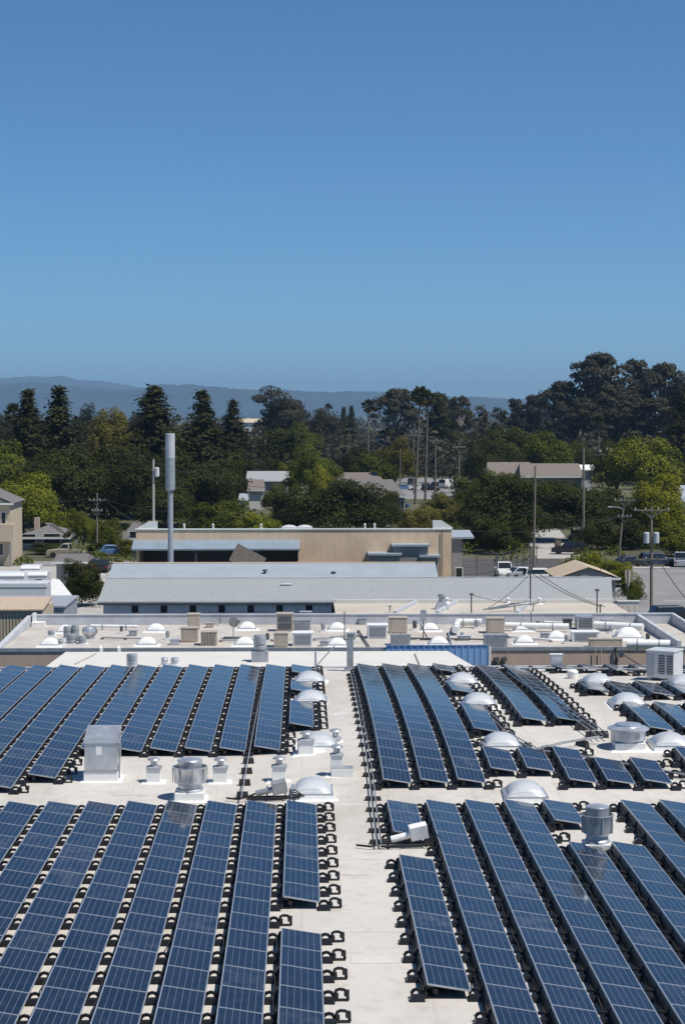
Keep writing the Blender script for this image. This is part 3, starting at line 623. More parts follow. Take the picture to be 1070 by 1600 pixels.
# air conditioner with two grilles at the right
p = onroof(1030, 1064)
ac = empty('air_conditioner', (p.x, p.y, p.z), R(-30), 'tall pale grey air conditioner with two dark grilles at the right', 'air conditioner')
b = MB(); b.box(-.72, .72, 0, 1.4, .15, 1.45); b.build('casing', M['unit_grey'], ac, bevel=.03)
b = MB(); b.box(-.76, .76, -.04, 1.44, 1.45, 1.52); b.build('lid', M['unit_grey'], ac, bevel=.02)
for x in (-.04, .40):
    b = MB(); b.box(x-.04, x+.28, -.02, 0, .35, 1.3); g_ = b.build('grille', M['darkgrey'], ac)
    for k in range(7):
        b = MB(); b.box(x-.04, x+.28, -.05, -.02, .4+k*.13, .45+k*.13); b.build('slat', M['steelgrey'], g_)
b = MB(); b.box(-.7, -.5, .1, 1.3, -.1, .15); b.box(.5, .7, .1, 1.3, -.1, .15); b.build('base_rail', M['galv_dull'], ac)
b = MB(); b.box(-.70, -.3, -.015, 0, .25, 1.35); b.build('access_panel', M['steelgrey'], ac)
# small things at the rear edge of the roof
def small_vent(px, py, r, h, label, z=None, mt='galv', box=0):
    p = onroof(px, py) if z is None else atz(px, py, z)
    root = empty('pipe_vent', (p.x, p.y+r, p.z), 0, label, 'roof vent')
    b = MB(); b.box(-r*1.3, r*1.3, -r*1.3, r*1.3, -.1, .12+box); b.build('base', M['galv_dull' if box else 'white'], root)
    b = MB(); b.lathe([(r*.8, .12+box), (r*.8, .2+box), (r, .24+box), (r, h*.62), (r*.86, h*.64), (r*.86, h*.68), (r, h*.7), (r, h), (r*.9, h+.02)], 24); b.build('drum', M[mt], root, smooth=True)
    b = MB(); b.lathe([(r*.93, h+.005), (r*.9, h+.05), (0, h+.08)], 24); b.build('cap', M[mt], root, smooth=True)
    return root
small_vent(206, 1047, .30, .78, 'shiny round vent behind the rear left panels')
small_vent(406, 1036, .35, 1.45, 'tall grey cylinder vent on a square base at the rear edge', mt='galv_dull', box=.5)
for i, (px, r) in enumerate(((257, .18), (273, .22))):
    small_vent(px, 1042, r, .42, ['small shiny vent, left of a pair behind the rear panels', 'small shiny vent, right of a pair behind the rear panels'][i])
p = onroof(869, 1050)
b = empty('meter_cabinet', (p.x, p.y, p.z), 0, 'small pale cabinet at the top end of the slanting conduits', 'electrical box')
c = MB(); c.box(-.3, .3, 0, .3, .25, .9); c.build('cabinet', M['galv'], b, bevel=.02); c = MB(); c.box(-.34, .34, -.03, .34, .9, .94); c.build('lid', M['white'], b)
for x in (-.25, .2):
    c = MB(); c.box(x, x+.06, .1, .16, -.1, .25); c.build('leg', M['galv_dull'], b)
p = onroof(894, 1060)
b = empty('white_bucket', (p.x, p.y, p.z), 0, 'small white round tank near the rear right panels', 'tank')
c = MB(); c.lathe([(.26, -.05), (.28, .38), (.2, .44), (0, .46)], 18); c.build('body', M['white'], b, smooth=True); c = MB(); c.lathe([(.29, .3), (.29, .34)], 18); c.build('rim', M['white'], b)

# ================================================================== NEIGHBOUR: flat roofed tan building behind
ZB = 4.9
yb0 = 110.6; yb1 = 124.4
bl, br = -17.5, 21.8
nb = empty('tan_workshop', (0, yb0, 0), 0, 'low tan flat roofed workshop crowded with roof equipment', 'building')
o_ = lambda x, y, z: (x, y-yb0, z)
b = MB(); b.box(bl, br+2.4, 0, yb1-yb0, 0, ZB); b.build('wall', M['tan_wall'], nb)
b = MB(); b.box(bl+.02, br+2.38, .02, yb1-yb0-.02, ZB+.001, ZB+.03); b.build('roof', M['roof_b'], nb)
b = MB(); b.box(bl, br+2.4, -.05, .16, ZB+.0, ZB+.20); b.build('front_coping', M['galv_dull'], nb)
b = MB(); b.box(bl, br+2.4, yb1-yb0, yb1-yb0+.25, 0, 5.56); b.build('rear_parapet', M['parapet'], nb)
b = MB(); b.box(bl-.05, br+2.45, yb1-yb0-.04, yb1-yb0+.3, 5.56, 5.62); b.build('rear_coping', M['parapet'], nb)
b = MB(); b.prism_x([(0, 0), (yb1-yb0, 0), (yb1-yb0, 5.56), (0, 5.05)], bl-.3, bl); b.build('left_parapet', M['parapet'], nb)
b = MB(); b.prism_x([(0.2, 4.9), (yb1-yb0-.01, 4.9), (yb1-yb0-.01, 5.54), (0.2, 5.42)], br, br+.22); b.build('right_parapet', M['parapet'], nb)
b = MB(); b.prism_x([(0.2, 4.9), (yb1-yb0-.01, 4.9), (yb1-yb0-.01, 5.6), (0.2, 5.35)], br+2.3, br+2.5); b.build('outer_parapet', M['parapet'], nb)
b = MB(); b.box(bl+.1, bl+.9, yb1-yb0-1.0, yb1-yb0-.1, ZB+.03, ZB+.3); b.box(bl+.1, bl+.3, yb1-yb0-.6, yb1-yb0-.1, ZB+.3, ZB+.85); b.build('corner_upstand', M['white'], nb)
# blue ribbed cladding sheets on the front wall
x0 = atd(603, 1000, yb0).x; x1 = atd(763, 1000, yb0).x; n = 16; w = (x1-x0)/n
for i in range(n):
    c = MB(); a = x0+i*w
    c.prism_y([], 0, 0) if False else None
    prof = [(a+.004, -.08), (a+w*.74, -.08), (a+w*.80, -.11), (a+w*.93, -.11), (a+w-.004, -.08)]
    c.add([(x, y, 0) for x, y in prof]+[(x, y, ZB+.32) for x, y in prof]+[(a+.004, -.06, 0), (a+w-.004, -.06, 0), (a+.004, -.06, ZB+.32), (a+w-.004, -.06, ZB+.32)],
          [(k, k+1, k+6, k+5) for k in range(4)]+[(5, 6, 7, 8, 9, 13, 12)])
    c.build('cladding_sheet', M['blue_metal'], nb)
b = MB(); b.box(x0-.06, x1+.06, -.13, -.055, ZB+.32, ZB+.35); b.build('cladding_cap', M['blue_metal'], nb)
b = MB(); b.box(x1+.002, x1+.14, -.13, -.05, 0, ZB+.25); b.build('white_corner_strip', M['trim'], nb)
# downpipes, lamp and conduit on the right wall
for px, mt, r in ((961, 'darkgrey', .07), (929, 'tan_wall', .03), (938, 'tan_wall', .03), (793, 'tan_wall', .02)):
    xx = atd(px, 1020, yb0).x; c = MB(); c.tube([(xx, -.12, 0), (xx, -.12, ZB+(.1 if r < .05 else .2))], r, 6); c.build('downpipe', M[mt], nb)
for px in (773, 785):
    q = atd(px, 1034, yb0); c = MB(); c.box(q.x-.12, q.x+.12, -.2, -.05, q.z-.2, q.z+.25); c.box(q.x-.05, q.x+.2, -.35, -.2, q.z+.1, q.z+.3); c.build('wall_floodlight', M['darkgrey'], nb)
q = atd(968, 1020, yb0); c = MB(); c.lathe([(.05, -.25), (.16, -.2), (.18, 0), (.1, .12), (0, .14)], 12); c.build('wall_lamp', M['galv_dull'], nb, (q.x, -.25, q.z))
for px in (157, 185):
    q = atd(px, 1016, yb0-.6); c = MB(); c.lathe([(.16, 0), (.14, .3), (.05, .42), (0, .43)], 10); tag(c.build('ball_vent', M['white'], None, (q.x, yb0-.6, ROOF-.1)), 'small white vent cone at the white roof edge, %s one' % ('left' if px < 170 else 'right'), 'roof vent')

# ------- things standing on that roof
TOPB = ZB+.03
def stand(x0, x1, yt, yb, z=TOPB):
    """ground point, width and height of a thing seen in a rectangle, standing at height z"""
    p = atz((x0+x1)/2, yb, z); s = p.y/FPX
    return p, (x1-x0)*s, (yb-yt)*s
def unit(x0, x1, yt, yb, label, mt='beige_unit', grille=None, depth=1.0, z=TOPB, lift=.0, cat='air conditioner', slats=6, name='roof_unit', wood=False):
    p, w, h = stand(x0, x1, yt, yb, z); d = depth
    topface = d*(CAMZ-z-h)/p.y
    h = max(.3, h-topface)
    root = empty(name, (p.x, p.y, z), 0, label, cat, 'units on the tan workshop roof')
    b = MB(); b.box(-w/2, w/2, 0, d, lift, h-.04); b.build('casing', M[mt], root, bevel=.02)
    b = MB(); b.box(-w/2-.03, w/2+.03, -.03, d+.03, h-.04, h); b.build('lid', M[mt], root)
    if lift:
        for sx in (-1, 1):
            b = MB(); b.box(sx*w*.42-.05, sx*w*.42+.05, .05, d-.05, 0, lift); b.build('foot_rail', M['galv_dull'], root)
    if grille:
        g0, g1, gz0, gz1 = -w*.4, w*.4, lift+.12*h, h*.86
        b = MB(); b.box(g0, g1, -.02, 0, gz0, gz1); g_ = b.build('grille', M[grille], root)
        for k in range(slats):
            zz = gz0+(gz1-gz0)*(k+.5)/slats
            b = MB()
            if wood: xx = g0+(g1-g0)*(k+.5)/slats; b.box(xx-.03, xx+.03, -.045, -.02, gz0, gz1)
            else: b.box(g0, g1, -.04, -.02, zz-.018, zz+.018)
            b.build('slat', M['beige_unit' if wood else 'galv_dull'], g_)
    else:
        b = MB(); b.box(-w*.38, w*.38, -.015, 0, lift+.1*h, h*.8); b.build('access_panel', M[mt], root)
    return root
unit(293, 312, 957, 984, 'upper beige cabinet of the stacked pair near the louvred box')
unit(283, 309, 978, 1004, 'lower wide beige cabinet in front of the stacked pair')
unit(314, 339, 984, 1009, 'tan louvred box with vertical slats', grille='brown_shingle', slats=5, wood=True)
unit(432, 458, 956, 987, 'tall brown cabinet with dark opening left of the grey cooler', grille='darkgrey', slats=1)
unit(428, 450, 986, 1012, 'squat brown cabinet at the workshop roof front')
unit(459, 485, 966, 987, 'grey cooler behind the white window box', 'galv_dull', grille='steelgrey')
unit(469, 487, 954, 966, 'small grey box behind the grey cooler', 'galv_dull')
unit(457, 489, 985, 1010, 'white cooler with a wide grey screen', 'white', grille='steelgrey', depth=1.2)
unit(574, 606, 973, 998, 'white cooler with grey screen near the duct post', 'white', grille='steelgrey', depth=1.2)
unit(608, 636, 962, 990, 'beige square cooler right of the white cooler', 'beige_unit')
unit(610, 641, 990, 1008, 'grey panel cabinet at the front above the blue cladding', 'galv_dull', grille='steelgrey', depth=.6)
unit(761, 788, 963, 990, 'beige square cooler between the white ducts', 'beige_unit')
unit(757, 793, 989, 1011, 'pale grey box with screen below the beige cooler between ducts', 'galv_dull', grille='steelgrey')
unit(901, 927, 960, 984, 'cooler with a large dark screen at the duct joint', 'galv', grille='darkgrey', depth=1.1)
unit(893, 936, 984, 1003, 'pale box under the dark screened cooler', 'white', grille='steelgrey')
unit(921, 972, 996, 1012, 'low beige cabinet at the front by the white duct', 'beige_unit', depth=.7)
for i, (px, py, w, lb) in enumerate([(101, 990, 1.0, 'white dome behind the pipe cluster on the workshop'), (77, 1011, 1.1, 'white dome left of the pipe cluster, front edge'), (243, 988, 1.15, 'lone white dome left of the stacked cabinets, rear'),
        (229, 1010, 1.15, 'lone white dome left of the stacked cabinets, front'), (386, 985, 1.1, 'white dome behind the tall grey cylinder vent'), (382, 1010, 1.15, 'white dome left of the tall grey cylinder vent'),
        (527, 986, 1.1, 'white dome left of the duct post, rear'), (527, 1011, 1.1, 'white dome left of the duct post, front'), (672, 987, 1.1, 'white dome behind the blue cladding, rear'),
        (686, 1009, 1.15, 'white dome just above the blue cladding'), (820, 1007, 1.1, 'white dome on the right of the workshop, front left'), (870, 1000, 1.1, 'white dome left of the pale box on the workshop'), (818, 987, 1.1, 'white dome near the long duct, right side')]):
    skylight(px, py, w, .95, .36, lb, z=TOPB, group='white domes on the tan workshop', name='roof_dome', curb=.1)
skylight(983, 1000, 1.6, 1.3, .55, 'widest white dome at the right end of the workshop', z=TOPB, group='white domes on the tan workshop', name='roof_dome', curb=.12)
def duct(pts, r, label, z=TOPB, name='white_duct', mt='white', legs=True):
    P = [atz(x, y, z+r+.15) for x, y in pts]; base = Vector((P[0].x, P[0].y, z))
    root = empty(name, base, 0, label, 'duct', 'white ducts on the tan workshop')
    b = MB(); b.tube([p-base for p in P], r, 14); b.build('duct_tube', M[mt], root, smooth=True)
    for i in range(len(P)-1):
        L_ = (P[i+1]-P[i]).length; m = max(2, int(L_/1.6))
        for q in range(m):
            w = P[i].lerp(P[i+1], (q+.5)/m)-base; t = (P[i+1]-P[i]).normalized()
            b = MB(); b.tube([w-t*.04, w+t*.04], r+.02, 14); b.build('joint_band', M['galv_dull'], root, smooth=True)
            if legs: b = MB(); b.box(w.x-.04, w.x+.04, w.y-.1, w.y+.1, -.0, w.z-r+.03); b.build('support', M['galv_dull'], root)
    return root
duct([(711, 984), (714, 972), (752, 972)], .22, 'white elbow duct left of the beige cooler between ducts')
duct([(789, 977), (888, 979)], .20, 'long white duct between two coolers')
duct([(928, 976), (1004, 980)], .23, 'white duct right of the dark screened cooler')
duct([(978, 1006), (1046, 1007)], .27, 'thick white duct at the front right corner of the workshop')
duct([(142, 978), (216, 979)], .10, 'thin white pipe along the rear parapet on the left')
for i, (px, py, r, h, lb) in enumerate([(106, 1000, .28, .75, 'grey pipe vent, rear one of the cluster on the left'), (118, 1000, .22, .85, 'tallest grey pipe vent of the cluster on the left'), (112, 1009, .34, .6, 'wide grey pipe vent, front of the cluster on the left'),
                  (80, 996, .22, .35, 'low grey pipe stub left of the cluster'), (128, 1009, .25, .5, 'short grey pipe vent, right front of the cluster'), (95, 1010, .16, .35, 'thin pipe stub in front of the cluster')]):
    small_vent(px, py, r, h, lb, z=TOPB, mt='galv_dull')
p, w, h = stand(130, 151, 978, 998)
root = empty('turbine_vent', (p.x, p.y, TOPB), 0, 'round grey turbine vent right of the pipe cluster', 'roof vent')
b = MB(); b.lathe([(.3, 0), (.3, .2)], 20); b.build('neck', M['galv_dull'], root, smooth=True)
for k in range(16):
    a = k*math.pi/8; b = MB(); prof = [(.30, .2), (.44, .34), (.47, .48), (.42, .64), (.25, .76), (.08, .80)]
    vs = []
    for r_, z_ in prof: vs += [(r_*math.cos(a), r_*math.sin(a), z_), (r_*.93*math.cos(a+.42), r_*.93*math.sin(a+.42), z_)]
    b.add(vs, [(2*i, 2*i+1, 2*i+3, 2*i+2) for i in range(5)]); b.build('vane', M['galv'], root)
p, w, h = stand(349, 378, 963, 998)
root = empty('satellite_dish', (p.x, p.y, TOPB), 0, 'dark satellite dish on a low ballast frame', 'satellite dish')
b = MB(); b.box(-.55, .55, -.2, .2, 0, .1); b.box(-.5, .4, .25, .4, 0, .08); b.build('ballast_frame', M['darkgrey'], root)
b = MB(); b.tube([(0.05, 0, .1), (0.05, 0, .85)], .03, 8); b.build('mast', M['galv_dull'], root)
b = MB(); b.lathe([(0, 0), (.15, .015), (.27, .05), (.33, .09)], 20); dsh = b.build('dish', M['darkgrey'], root, (0.05, -.06, 1.0), smooth=True); dsh.rotation_euler = (R(68), 0, R(20))
b = MB(); b.tube([(.1, -.1, .8), (.42, -.4, 1.1)], .02, 6); b.box(.38, .48, -.45, -.36, 1.05, 1.16); b.build('feed_arm', M['darkgrey'], root)
for i, (x0_, yt, yb_, lb) in enumerate([(537, 955, 1000, 'dark cable mast beside the white cooler by the duct post'), (660, 952, 1000, 'thin dark pole with a small lantern box on the workshop'), (668, 975, 1000, 'short dark leaning prop beside the lantern pole'), (828, 956, 985, 'thin pipe mast near the right coolers')]):
    p, w, h = stand(x0_, x0_+2, yt, yb_); root = empty('roof_mast', (p.x, p.y, TOPB), 0, lb, 'mast')
    b = MB(); b.tube([(0, 0, 0), (.0 if i != 2 else -.5, 0, h)], .035, 6); b.build('pole', M['darkgrey'], root)
    b = MB(); b.box(-.2, .2, -.2, .2, 0, .06); b.build('foot', M['darkgrey'], root)
    if i == 1: b = MB(); b.box(-.18, .18, -.12, .12, h*.62, h*.98); b.build('lantern_box', M['galv_dull'], root)
# more pipes and stubs on the workshop roof
for i, (xa, ya, xb_, yb_2, r, lb) in enumerate([(160, 996, 232, 998, .05, 'thin grey pipe run left of the front domes'), (345, 1000, 425, 999, .05, 'thin grey pipe run between the louvred box and brown cabinets'), (490, 998, 560, 992, .06, 'thin pipe run toward the duct post'), (640, 997, 757, 999, .05, 'dark thin pipe crossing the middle of the workshop roof'),
        (794, 994, 860, 1000, .07, 'pale pipe run on the right of the workshop'), (560, 985, 575, 1008, .05, 'bent dark pipe by the white cooler'), (700, 988, 705, 1008, .05, 'short pipe run above the blue cladding'), (850, 972, 900, 974, .08, 'white pipe behind the long duct')]):
    P_ = [atz(xa, ya, TOPB+.12), atz((xa+xb_)/2, (ya+yb_2)/2, TOPB+.12), atz(xb_, yb_2, TOPB+.12)]; root = empty('roof_pipe', (P_[0].x, P_[0].y, TOPB), 0, lb, 'pipe', 'thin pipes on the tan workshop')
    b = MB(); b.tube([p_-Vector(root.location) for p_ in P_], r, 6); b.build('pipe', M['white' if i in (4, 7) else 'darkgrey' if i in (3, 5) else 'galv_dull'], root, smooth=True)
    for p_ in P_:
        q_ = p_-Vector(root.location); b = MB(); b.box(q_.x-.1, q_.x+.1, q_.y-.08, q_.y+.08, 0, .1); b.build('support_block', M['wood_pole'], root)
for i, (px, py, r, h, lb) in enumerate([(190, 990, .10, .4, 'small stub pipe between the domes on the left'), (262, 1000, .12, .5, 'stub pipe right of the lone front dome'), (345, 978, .1, .5, 'stub pipe near the satellite dish'), (418, 1003, .12, .45, 'stub pipe by the tall cylinder vent'), (505, 988, .14, .5, 'stub pipe between the white cooler and left domes'),
        (553, 1003, .12, .5, 'stub pipe right of the duct post'), (648, 985, .14, .55, 'stub pipe right of the beige square cooler'), (722, 1000, .12, .4, 'stub pipe above the blue cladding'), (745, 983, .16, .5, 'stub pipe left of the duct cooler'), (840, 985, .14, .5, 'stub pipe by the long duct'), (885, 1006, .14, .45, 'stub pipe left of the low beige cabinet'), (955, 990, .16, .4, 'stub pipe right of the pale box'), (1012, 1002, .14, .4, 'stub pipe near the widest dome')]):
    small_vent(px, py, r, h, lb, z=TOPB, mt='galv_dull' if i % 3 else 'darkgrey')
for i, (x0_, x1_, yt, yb_, mt, lb) in enumerate([(202, 214, 984, 994, 'galv_dull', 'small grey box left of the lone domes'), (266, 280, 998, 1008, 'galv', 'shiny low motor box left of the stacked cabinets'), (322, 334, 972, 981, 'beige_unit', 'little beige box behind the louvred box'), (500, 512, 1000, 1010, 'steelgrey', 'low grey box right of the white screened cooler'), (560, 572, 965, 976, 'galv_dull', 'small grey box near the rear parapet'),
        (715, 735, 992, 1001, 'parapet', 'low pale box left of the duct cooler'), (845, 858, 988, 998, 'galv_dull', 'small grey box between right domes'), (940, 958, 966, 975, 'parapet', 'pale flat box behind the right duct'), (880, 893, 966, 980, 'darkgrey', 'dark narrow cabinet left of the dark screened cooler')]):
    unit(x0_, x1_, yt, yb_, lb, mt, depth=.5, name='roof_box', cat='roof box')
# white flashing slabs scattered on that roof
for i, (px, py, w, lb) in enumerate([(820, 978, 1.6, 'flat white slab behind the long duct, left'), (856, 968, 1.2, 'flat white slab near the rear parapet, right'), (945, 985, 1.2, 'flat white slab in front of the right duct')]):
    p = atz(px, py, TOPB); b = MB(); b.taper(-w/2, w/2, -.4, .4, 0, .14, .05, .05); tag(b.build('roof_slab', M['white'], None, (p.x, p.y, TOPB), bevel=.01), lb, 'roof slab')

# ================================================================== second flat roof behind (beige, right)
fx0 = atd(528, 950, 126).x; fx1 = atd(962, 950, 126).x
fb = empty('beige_shed', (fx0, 125, 0), 0, 'low beige flat roofed shed behind the rear parapet', 'building')
b = MB(); b.box(0, fx1-fx0+1.5, 0.1, 12.2, 0, 4.95); b.build('wall', M['house_white'], fb)
b = MB(); b.box(-.1, fx1-fx0+1.6, 0.05, 12.3, 4.951, 5.03); b.build('roof', M['shed_roof'], fb)
b = MB(); b.box(-.1, fx1-fx0+1.6, 12.05, 12.35, 5.03, 5.32); b.build('rear_upstand', M['white_roof'], fb)
for px, py in ((636, 950), (700, 950), (820, 950)):
    p = atz(px, py, 5.03); b = MB(); b.prism_x([(-4.5, 0), (4.0, 0), (4.0, .25), (-4.5, .25)], -.12, .12); q = b.build('expansion_curb', M['parapet'], fb, (p.x-fx0, p.y-125, 5.03)); q.rotation_euler = (0, 0, R(-14))
p = atz(690, 952, 5.03)
root = empty('cowl_vent', (p.x, p.y, 5.03), 0, 'grey cowl vent standing on the beige shed roof', 'roof vent')
b = MB(); b.taper(-.5, .5, -.4, .4, 0, .55, .22, .2); b.build('base', M['galv_dull'], root); b = MB(); b.lathe([(.22, .5), (.22, .9), (.3, .92), (.28, 1.05), (0, 1.1)], 14); b.build('cap', M['galv_dull'], root, smooth=True)
for i, (px, yt, yb_) in enumerate(((735, 926, 958), (608, 946, 957), (827, 884, 946), (931, 919, 960), (936, 944, 960))):
    p, w, h = stand(px, px+2, yt, yb_, 5.03)
    root = empty('service_mast', (p.x, p.y, 5.03), 0, ['thin grey mast with a short arm on the beige shed', 'short pipe on the left of the beige shed', 'tall thin mast holding the cables above the beige shed', 'cable drop mast near the right end of the beige shed', 'short dark mast at the right end of the beige shed'][i], 'mast')
    b = MB(); b.tube([(0, 0, 0), (0, 0, h)], .05 if i != 2 else .06, 6); b.build('pole', M['darkgrey' if i != 1 else 'galv_dull'], root)
    b = MB(); b.box(-.15, .15, -.1, .1, h*.9, h*.96); b.build('arm', M['darkgrey'], root)
p0 = atz(755, 957, 5.03); 
root = empty('pipe_truss', (p0.x, p0.y, 5.03), 0, 'slanting grey pipe run on props on the beige shed', 'pipe')
b = MB(); b.tube([(0, 0, .2), (3.4, 1.0, .75)], .06, 6); b.tube([(.4, .6, .15), (4.3, .4, .7)], .05, 6); b.build('pipe', M['galv_dull'], root)
b = MB(); b.tube([(2.2, .6, 0), (2.2, .6, .5)], .05, 6); b.tube([(3.5, .8, 0), (3.5, .8, .65)], .05, 6); b.build('prop', M['galv_dull'], root)
for px in (793, 842, 690):
    p = atz(px+ (8 if px == 690 else 0), 944, 5.03); root = empty('cone_vent', (p.x, p.y, 5.03), 0, {793: 'white cone vent beside the pipe run', 842: 'small white cone vent right of the tall mast', 690: 'white cone vent beside the grey cowl'}[px], 'roof vent')
    b = MB(); b.lathe([(.28, 0), (.1, .25), (.1, .35)], 12); b.build('cone', M['white'], root, smooth=True); b = MB(); b.lathe([(.16, .35), (.16, .42), (0, .5)], 12); b.build('cap', M['white'], root)

# ================================================================== long grey roofed building
X0, X1 = -15.6, 24.0
gy = 146.5
gb = empty('long_grey_hall', (0, gy, 0), 0, 'long low hall with pale grey shingle roof and small windows', 'building')
b = MB(); b.box(X0+.4, X1-.4, .16, 12.9, 0, 4.2); b.build('wall', M['pale_blue_wall'], gb)
b = MB(); b.add([(X0, 0, 4.32), (X1-.2, 0, 4.32), (X1+.75, 6.6, 5.54), (X0, 6.6, 5.54), (X0, 13.2, 4.32), (X1+1.2, 13.2, 4.32), (X0, 0, 4.2), (X1-.2, 0, 4.2), (X1+.75, 6.6, 5.40), (X0, 6.6, 5.40), (X0, 13.2, 4.2), (X1+1.2, 13.2, 4.2)],
        [(0, 1, 2, 3), (3, 2, 5, 4), (7, 6, 9, 8), (8, 9, 10, 11), (0, 6, 7, 1), (1, 7, 8, 2), (2, 8, 11, 5), (0, 3, 9, 6), (3, 4, 10, 9), (4, 5, 11, 10)]); b.build('roof', M['grey_shingle'], gb)
b = MB(); b.prism_x([(1.0, 4.19), (6.6, 5.36), (12.2, 4.19)], X0+.45, X0+.55); b.build('gable', M['pale_blue_wall'], gb)
b = MB(); b.prism_x([(1.0, 4.19), (6.6, 5.36), (12.2, 4.19)], X1-.55, X1-.45); b.build('gable', M['pale_blue_wall'], gb)
b = MB(); b.box(X0-.02, X1-.2, -.07, .0, 4.02, 4.30); b.build('fascia', M['fascia'], gb)
b = MB(); b.box(X0, X1, 6.45, 6.75, 5.535, 5.57); b.build('ridge_cap', M['parapet'], gb)
for px in (212, 257, 302, 347, 392, 437, 483, 523):
    xx = atd(px, 950, gy+.5).x; b = MB(); b.box(xx-.31, xx+.31, .09, .16, 3.34, 4.0); w_ = b.build('window', M['trim'], gb)
    b = MB(); b.box(xx-.26, xx+.26, .075, .089, 3.42, 3.98); b.build('pane', M['glass'], w_); b = MB(); b.box(xx-.36, xx+.36, .03, .09, 3.26, 3.34); b.build('sill', M['trim'], w_)
b = MB(); b.tube([(X0, -.14, 4.24), (X1-.2, -.14, 4.18)], .08, 6); b.build('gutter', M['galv_dull'], gb)
for xx in (-11.2, -3.5, 4.3, 12.0, 19.5):
    b = MB(); b.tube([(xx, .1, 0), (xx, .1, 3.9), (xx, -.1, 4.12)], .04, 6); b.build('downpipe', M['pale_blue_wall'], gb)
for i, (px, py) in enumerate(((447, 915), (209, 906), (733, 904))):
    p = atd(px, py, gy+(4.6 if i == 0 else 6.6)); b = MB()
    if i == 0: b.box(-.35, .35, -.3, .3, -.5, .12); b.taper(-.45, .45, -.4, .4, .12, .25, .1, .1)
    else: b.box(-.5, .5, -.15, .15, -.2, .12)
    b.build('ridge_vent', M['galv_dull'], gb, (p.x, p.y-gy, p.z))
# rear wing with lighter blue roof
X2, X3 = -16.2, 11.4; gy2 = 158.5
g2 = empty('blue_grey_hall', (0, gy2, 0), 0, 'second hall behind with smooth blue grey roof', 'building')
b = MB(); b.box(X2+.3, X3-.3, .4, 11.6, 0, 4.6); b.build('wall', M['pale_blue_wall'], g2)
b = MB(); b.prism_x([(0, 4.5), (6, 5.85), (12, 4.5), (12, 4.35), (6, 5.68), (0, 4.35)], X2, X3); b.build('roof', M['blue_grey_roof'], g2)
b = MB(); b.prism_x([(.4, 4.4), (6, 5.66), (11.6, 4.4)], X2+.3, X2+.36); b.build('gable', M['pale_blue_wall'], g2)
b = MB(); b.prism_x([(.4, 4.4), (6, 5.66), (11.6, 4.4)], X3-.36, X3-.3); b.build('gable', M['pale_blue_wall'], g2)
b = MB(); b.box(X2, X3, 5.85, 6.15, 5.84, 5.90); b.build('ridge_cap', M['tan_block'], g2)
for px in (262, 364, 475, 574):
    p = atd(px, 884, gy2+5.6); b = MB(); b.box(-.45, .45, -.12, .12, -.25, .1); b.build('ridge_vent', M['galv_dull'], g2, (p.x, p.y-gy2, p.z-.05))
for px, py in ((414, 897), (521, 900)):
    p = atd(px, py, gy2+3); b = MB(); b.lathe([(.12, -.3), (.12, .25), (.22, .28), (.2, .38), (0, .42)], 10); b.build('pipe_vent', M['darkgrey'], g2, (p.x, 3, p.z))

# ================================================================== tan block building with awning
ty = 195.0
tx0, tx1 = atd(213, 850, ty).x, atd(705, 850, ty).x; tz = atd(400, 826, ty).z
tb = empty('tan_block_building', (0, ty, 0), 0, 'tan block building with a long pale blue awning over a dark bay', 'building')
ax1 = atd(467, 850, ty).x
bayz = atd(300, 853, ty).z
b = MB(); b.box(ax1, tx1, .3, 22, 0, tz-1.96); b.build('wall', M['tan_block'], tb)
b = MB(); b.box(ax1, tx1, 0, .299, 0, tz-.12); b.build('front_wall', M['tan_block'], tb)
b = MB(); b.box(tx0, ax1-.002, 0, .3, bayz-.2, tz-.12); b.build('bay_header', M['tan_block'], tb)
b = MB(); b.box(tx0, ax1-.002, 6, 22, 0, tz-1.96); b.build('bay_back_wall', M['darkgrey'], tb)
b = MB(); b.box(tx0, tx0+.3, .31, 5.99, 0, tz-1.96); b.build('bay_side_wall', M['tan_block'], tb)
b = MB(); b.box(tx0-.1, tx1+.1, -.08, .38, tz-.12, tz); b.build('roof_coping', M['trim'], tb)
b = MB(); b.box(tx0+.01, tx1-.01, .42, 21.9, tz-1.95, tz-1.85); b.build('roof', M['white_roof'], tb)
az = atd(300, 846, ty-2.2).z
b = MB(); b.prism_x([(-2.6, bayz-.12), (0, bayz+.62), (0, bayz+.48), (-2.6, bayz-.28)], tx0-.25, ax1+.1); b.build('awning', M['awning_metal'], tb)
for i in (0, 3, 6, 8):
    xx = tx0+(ax1-tx0)*i/8; b = MB(); b.box(xx-.07, xx+.07, -2.5, -2.36, 0, bayz-.25); b.build('awning_post', M['darkgrey' if i < 8 else 'tan_block'], tb)
# parapet horns at the two ends
for s, (pa, pb) in enumerate(((213, 246), (676, 707))):
    a, c = atd(pa, 815, ty).x, atd(pb, 815, ty).x
    b = MB()
    if s == 0: b.prism_y([(a, tz), (c, tz), (c, tz+.72), (a+1.2, tz+.72)], 0, .35)
    else: b.prism_y([(a, tz), (c, tz), (c, tz+.1), (a+.9, tz+.8), (a, tz+.8)], 0, .35)
    b.build('end_parapet', M['white'], tb)
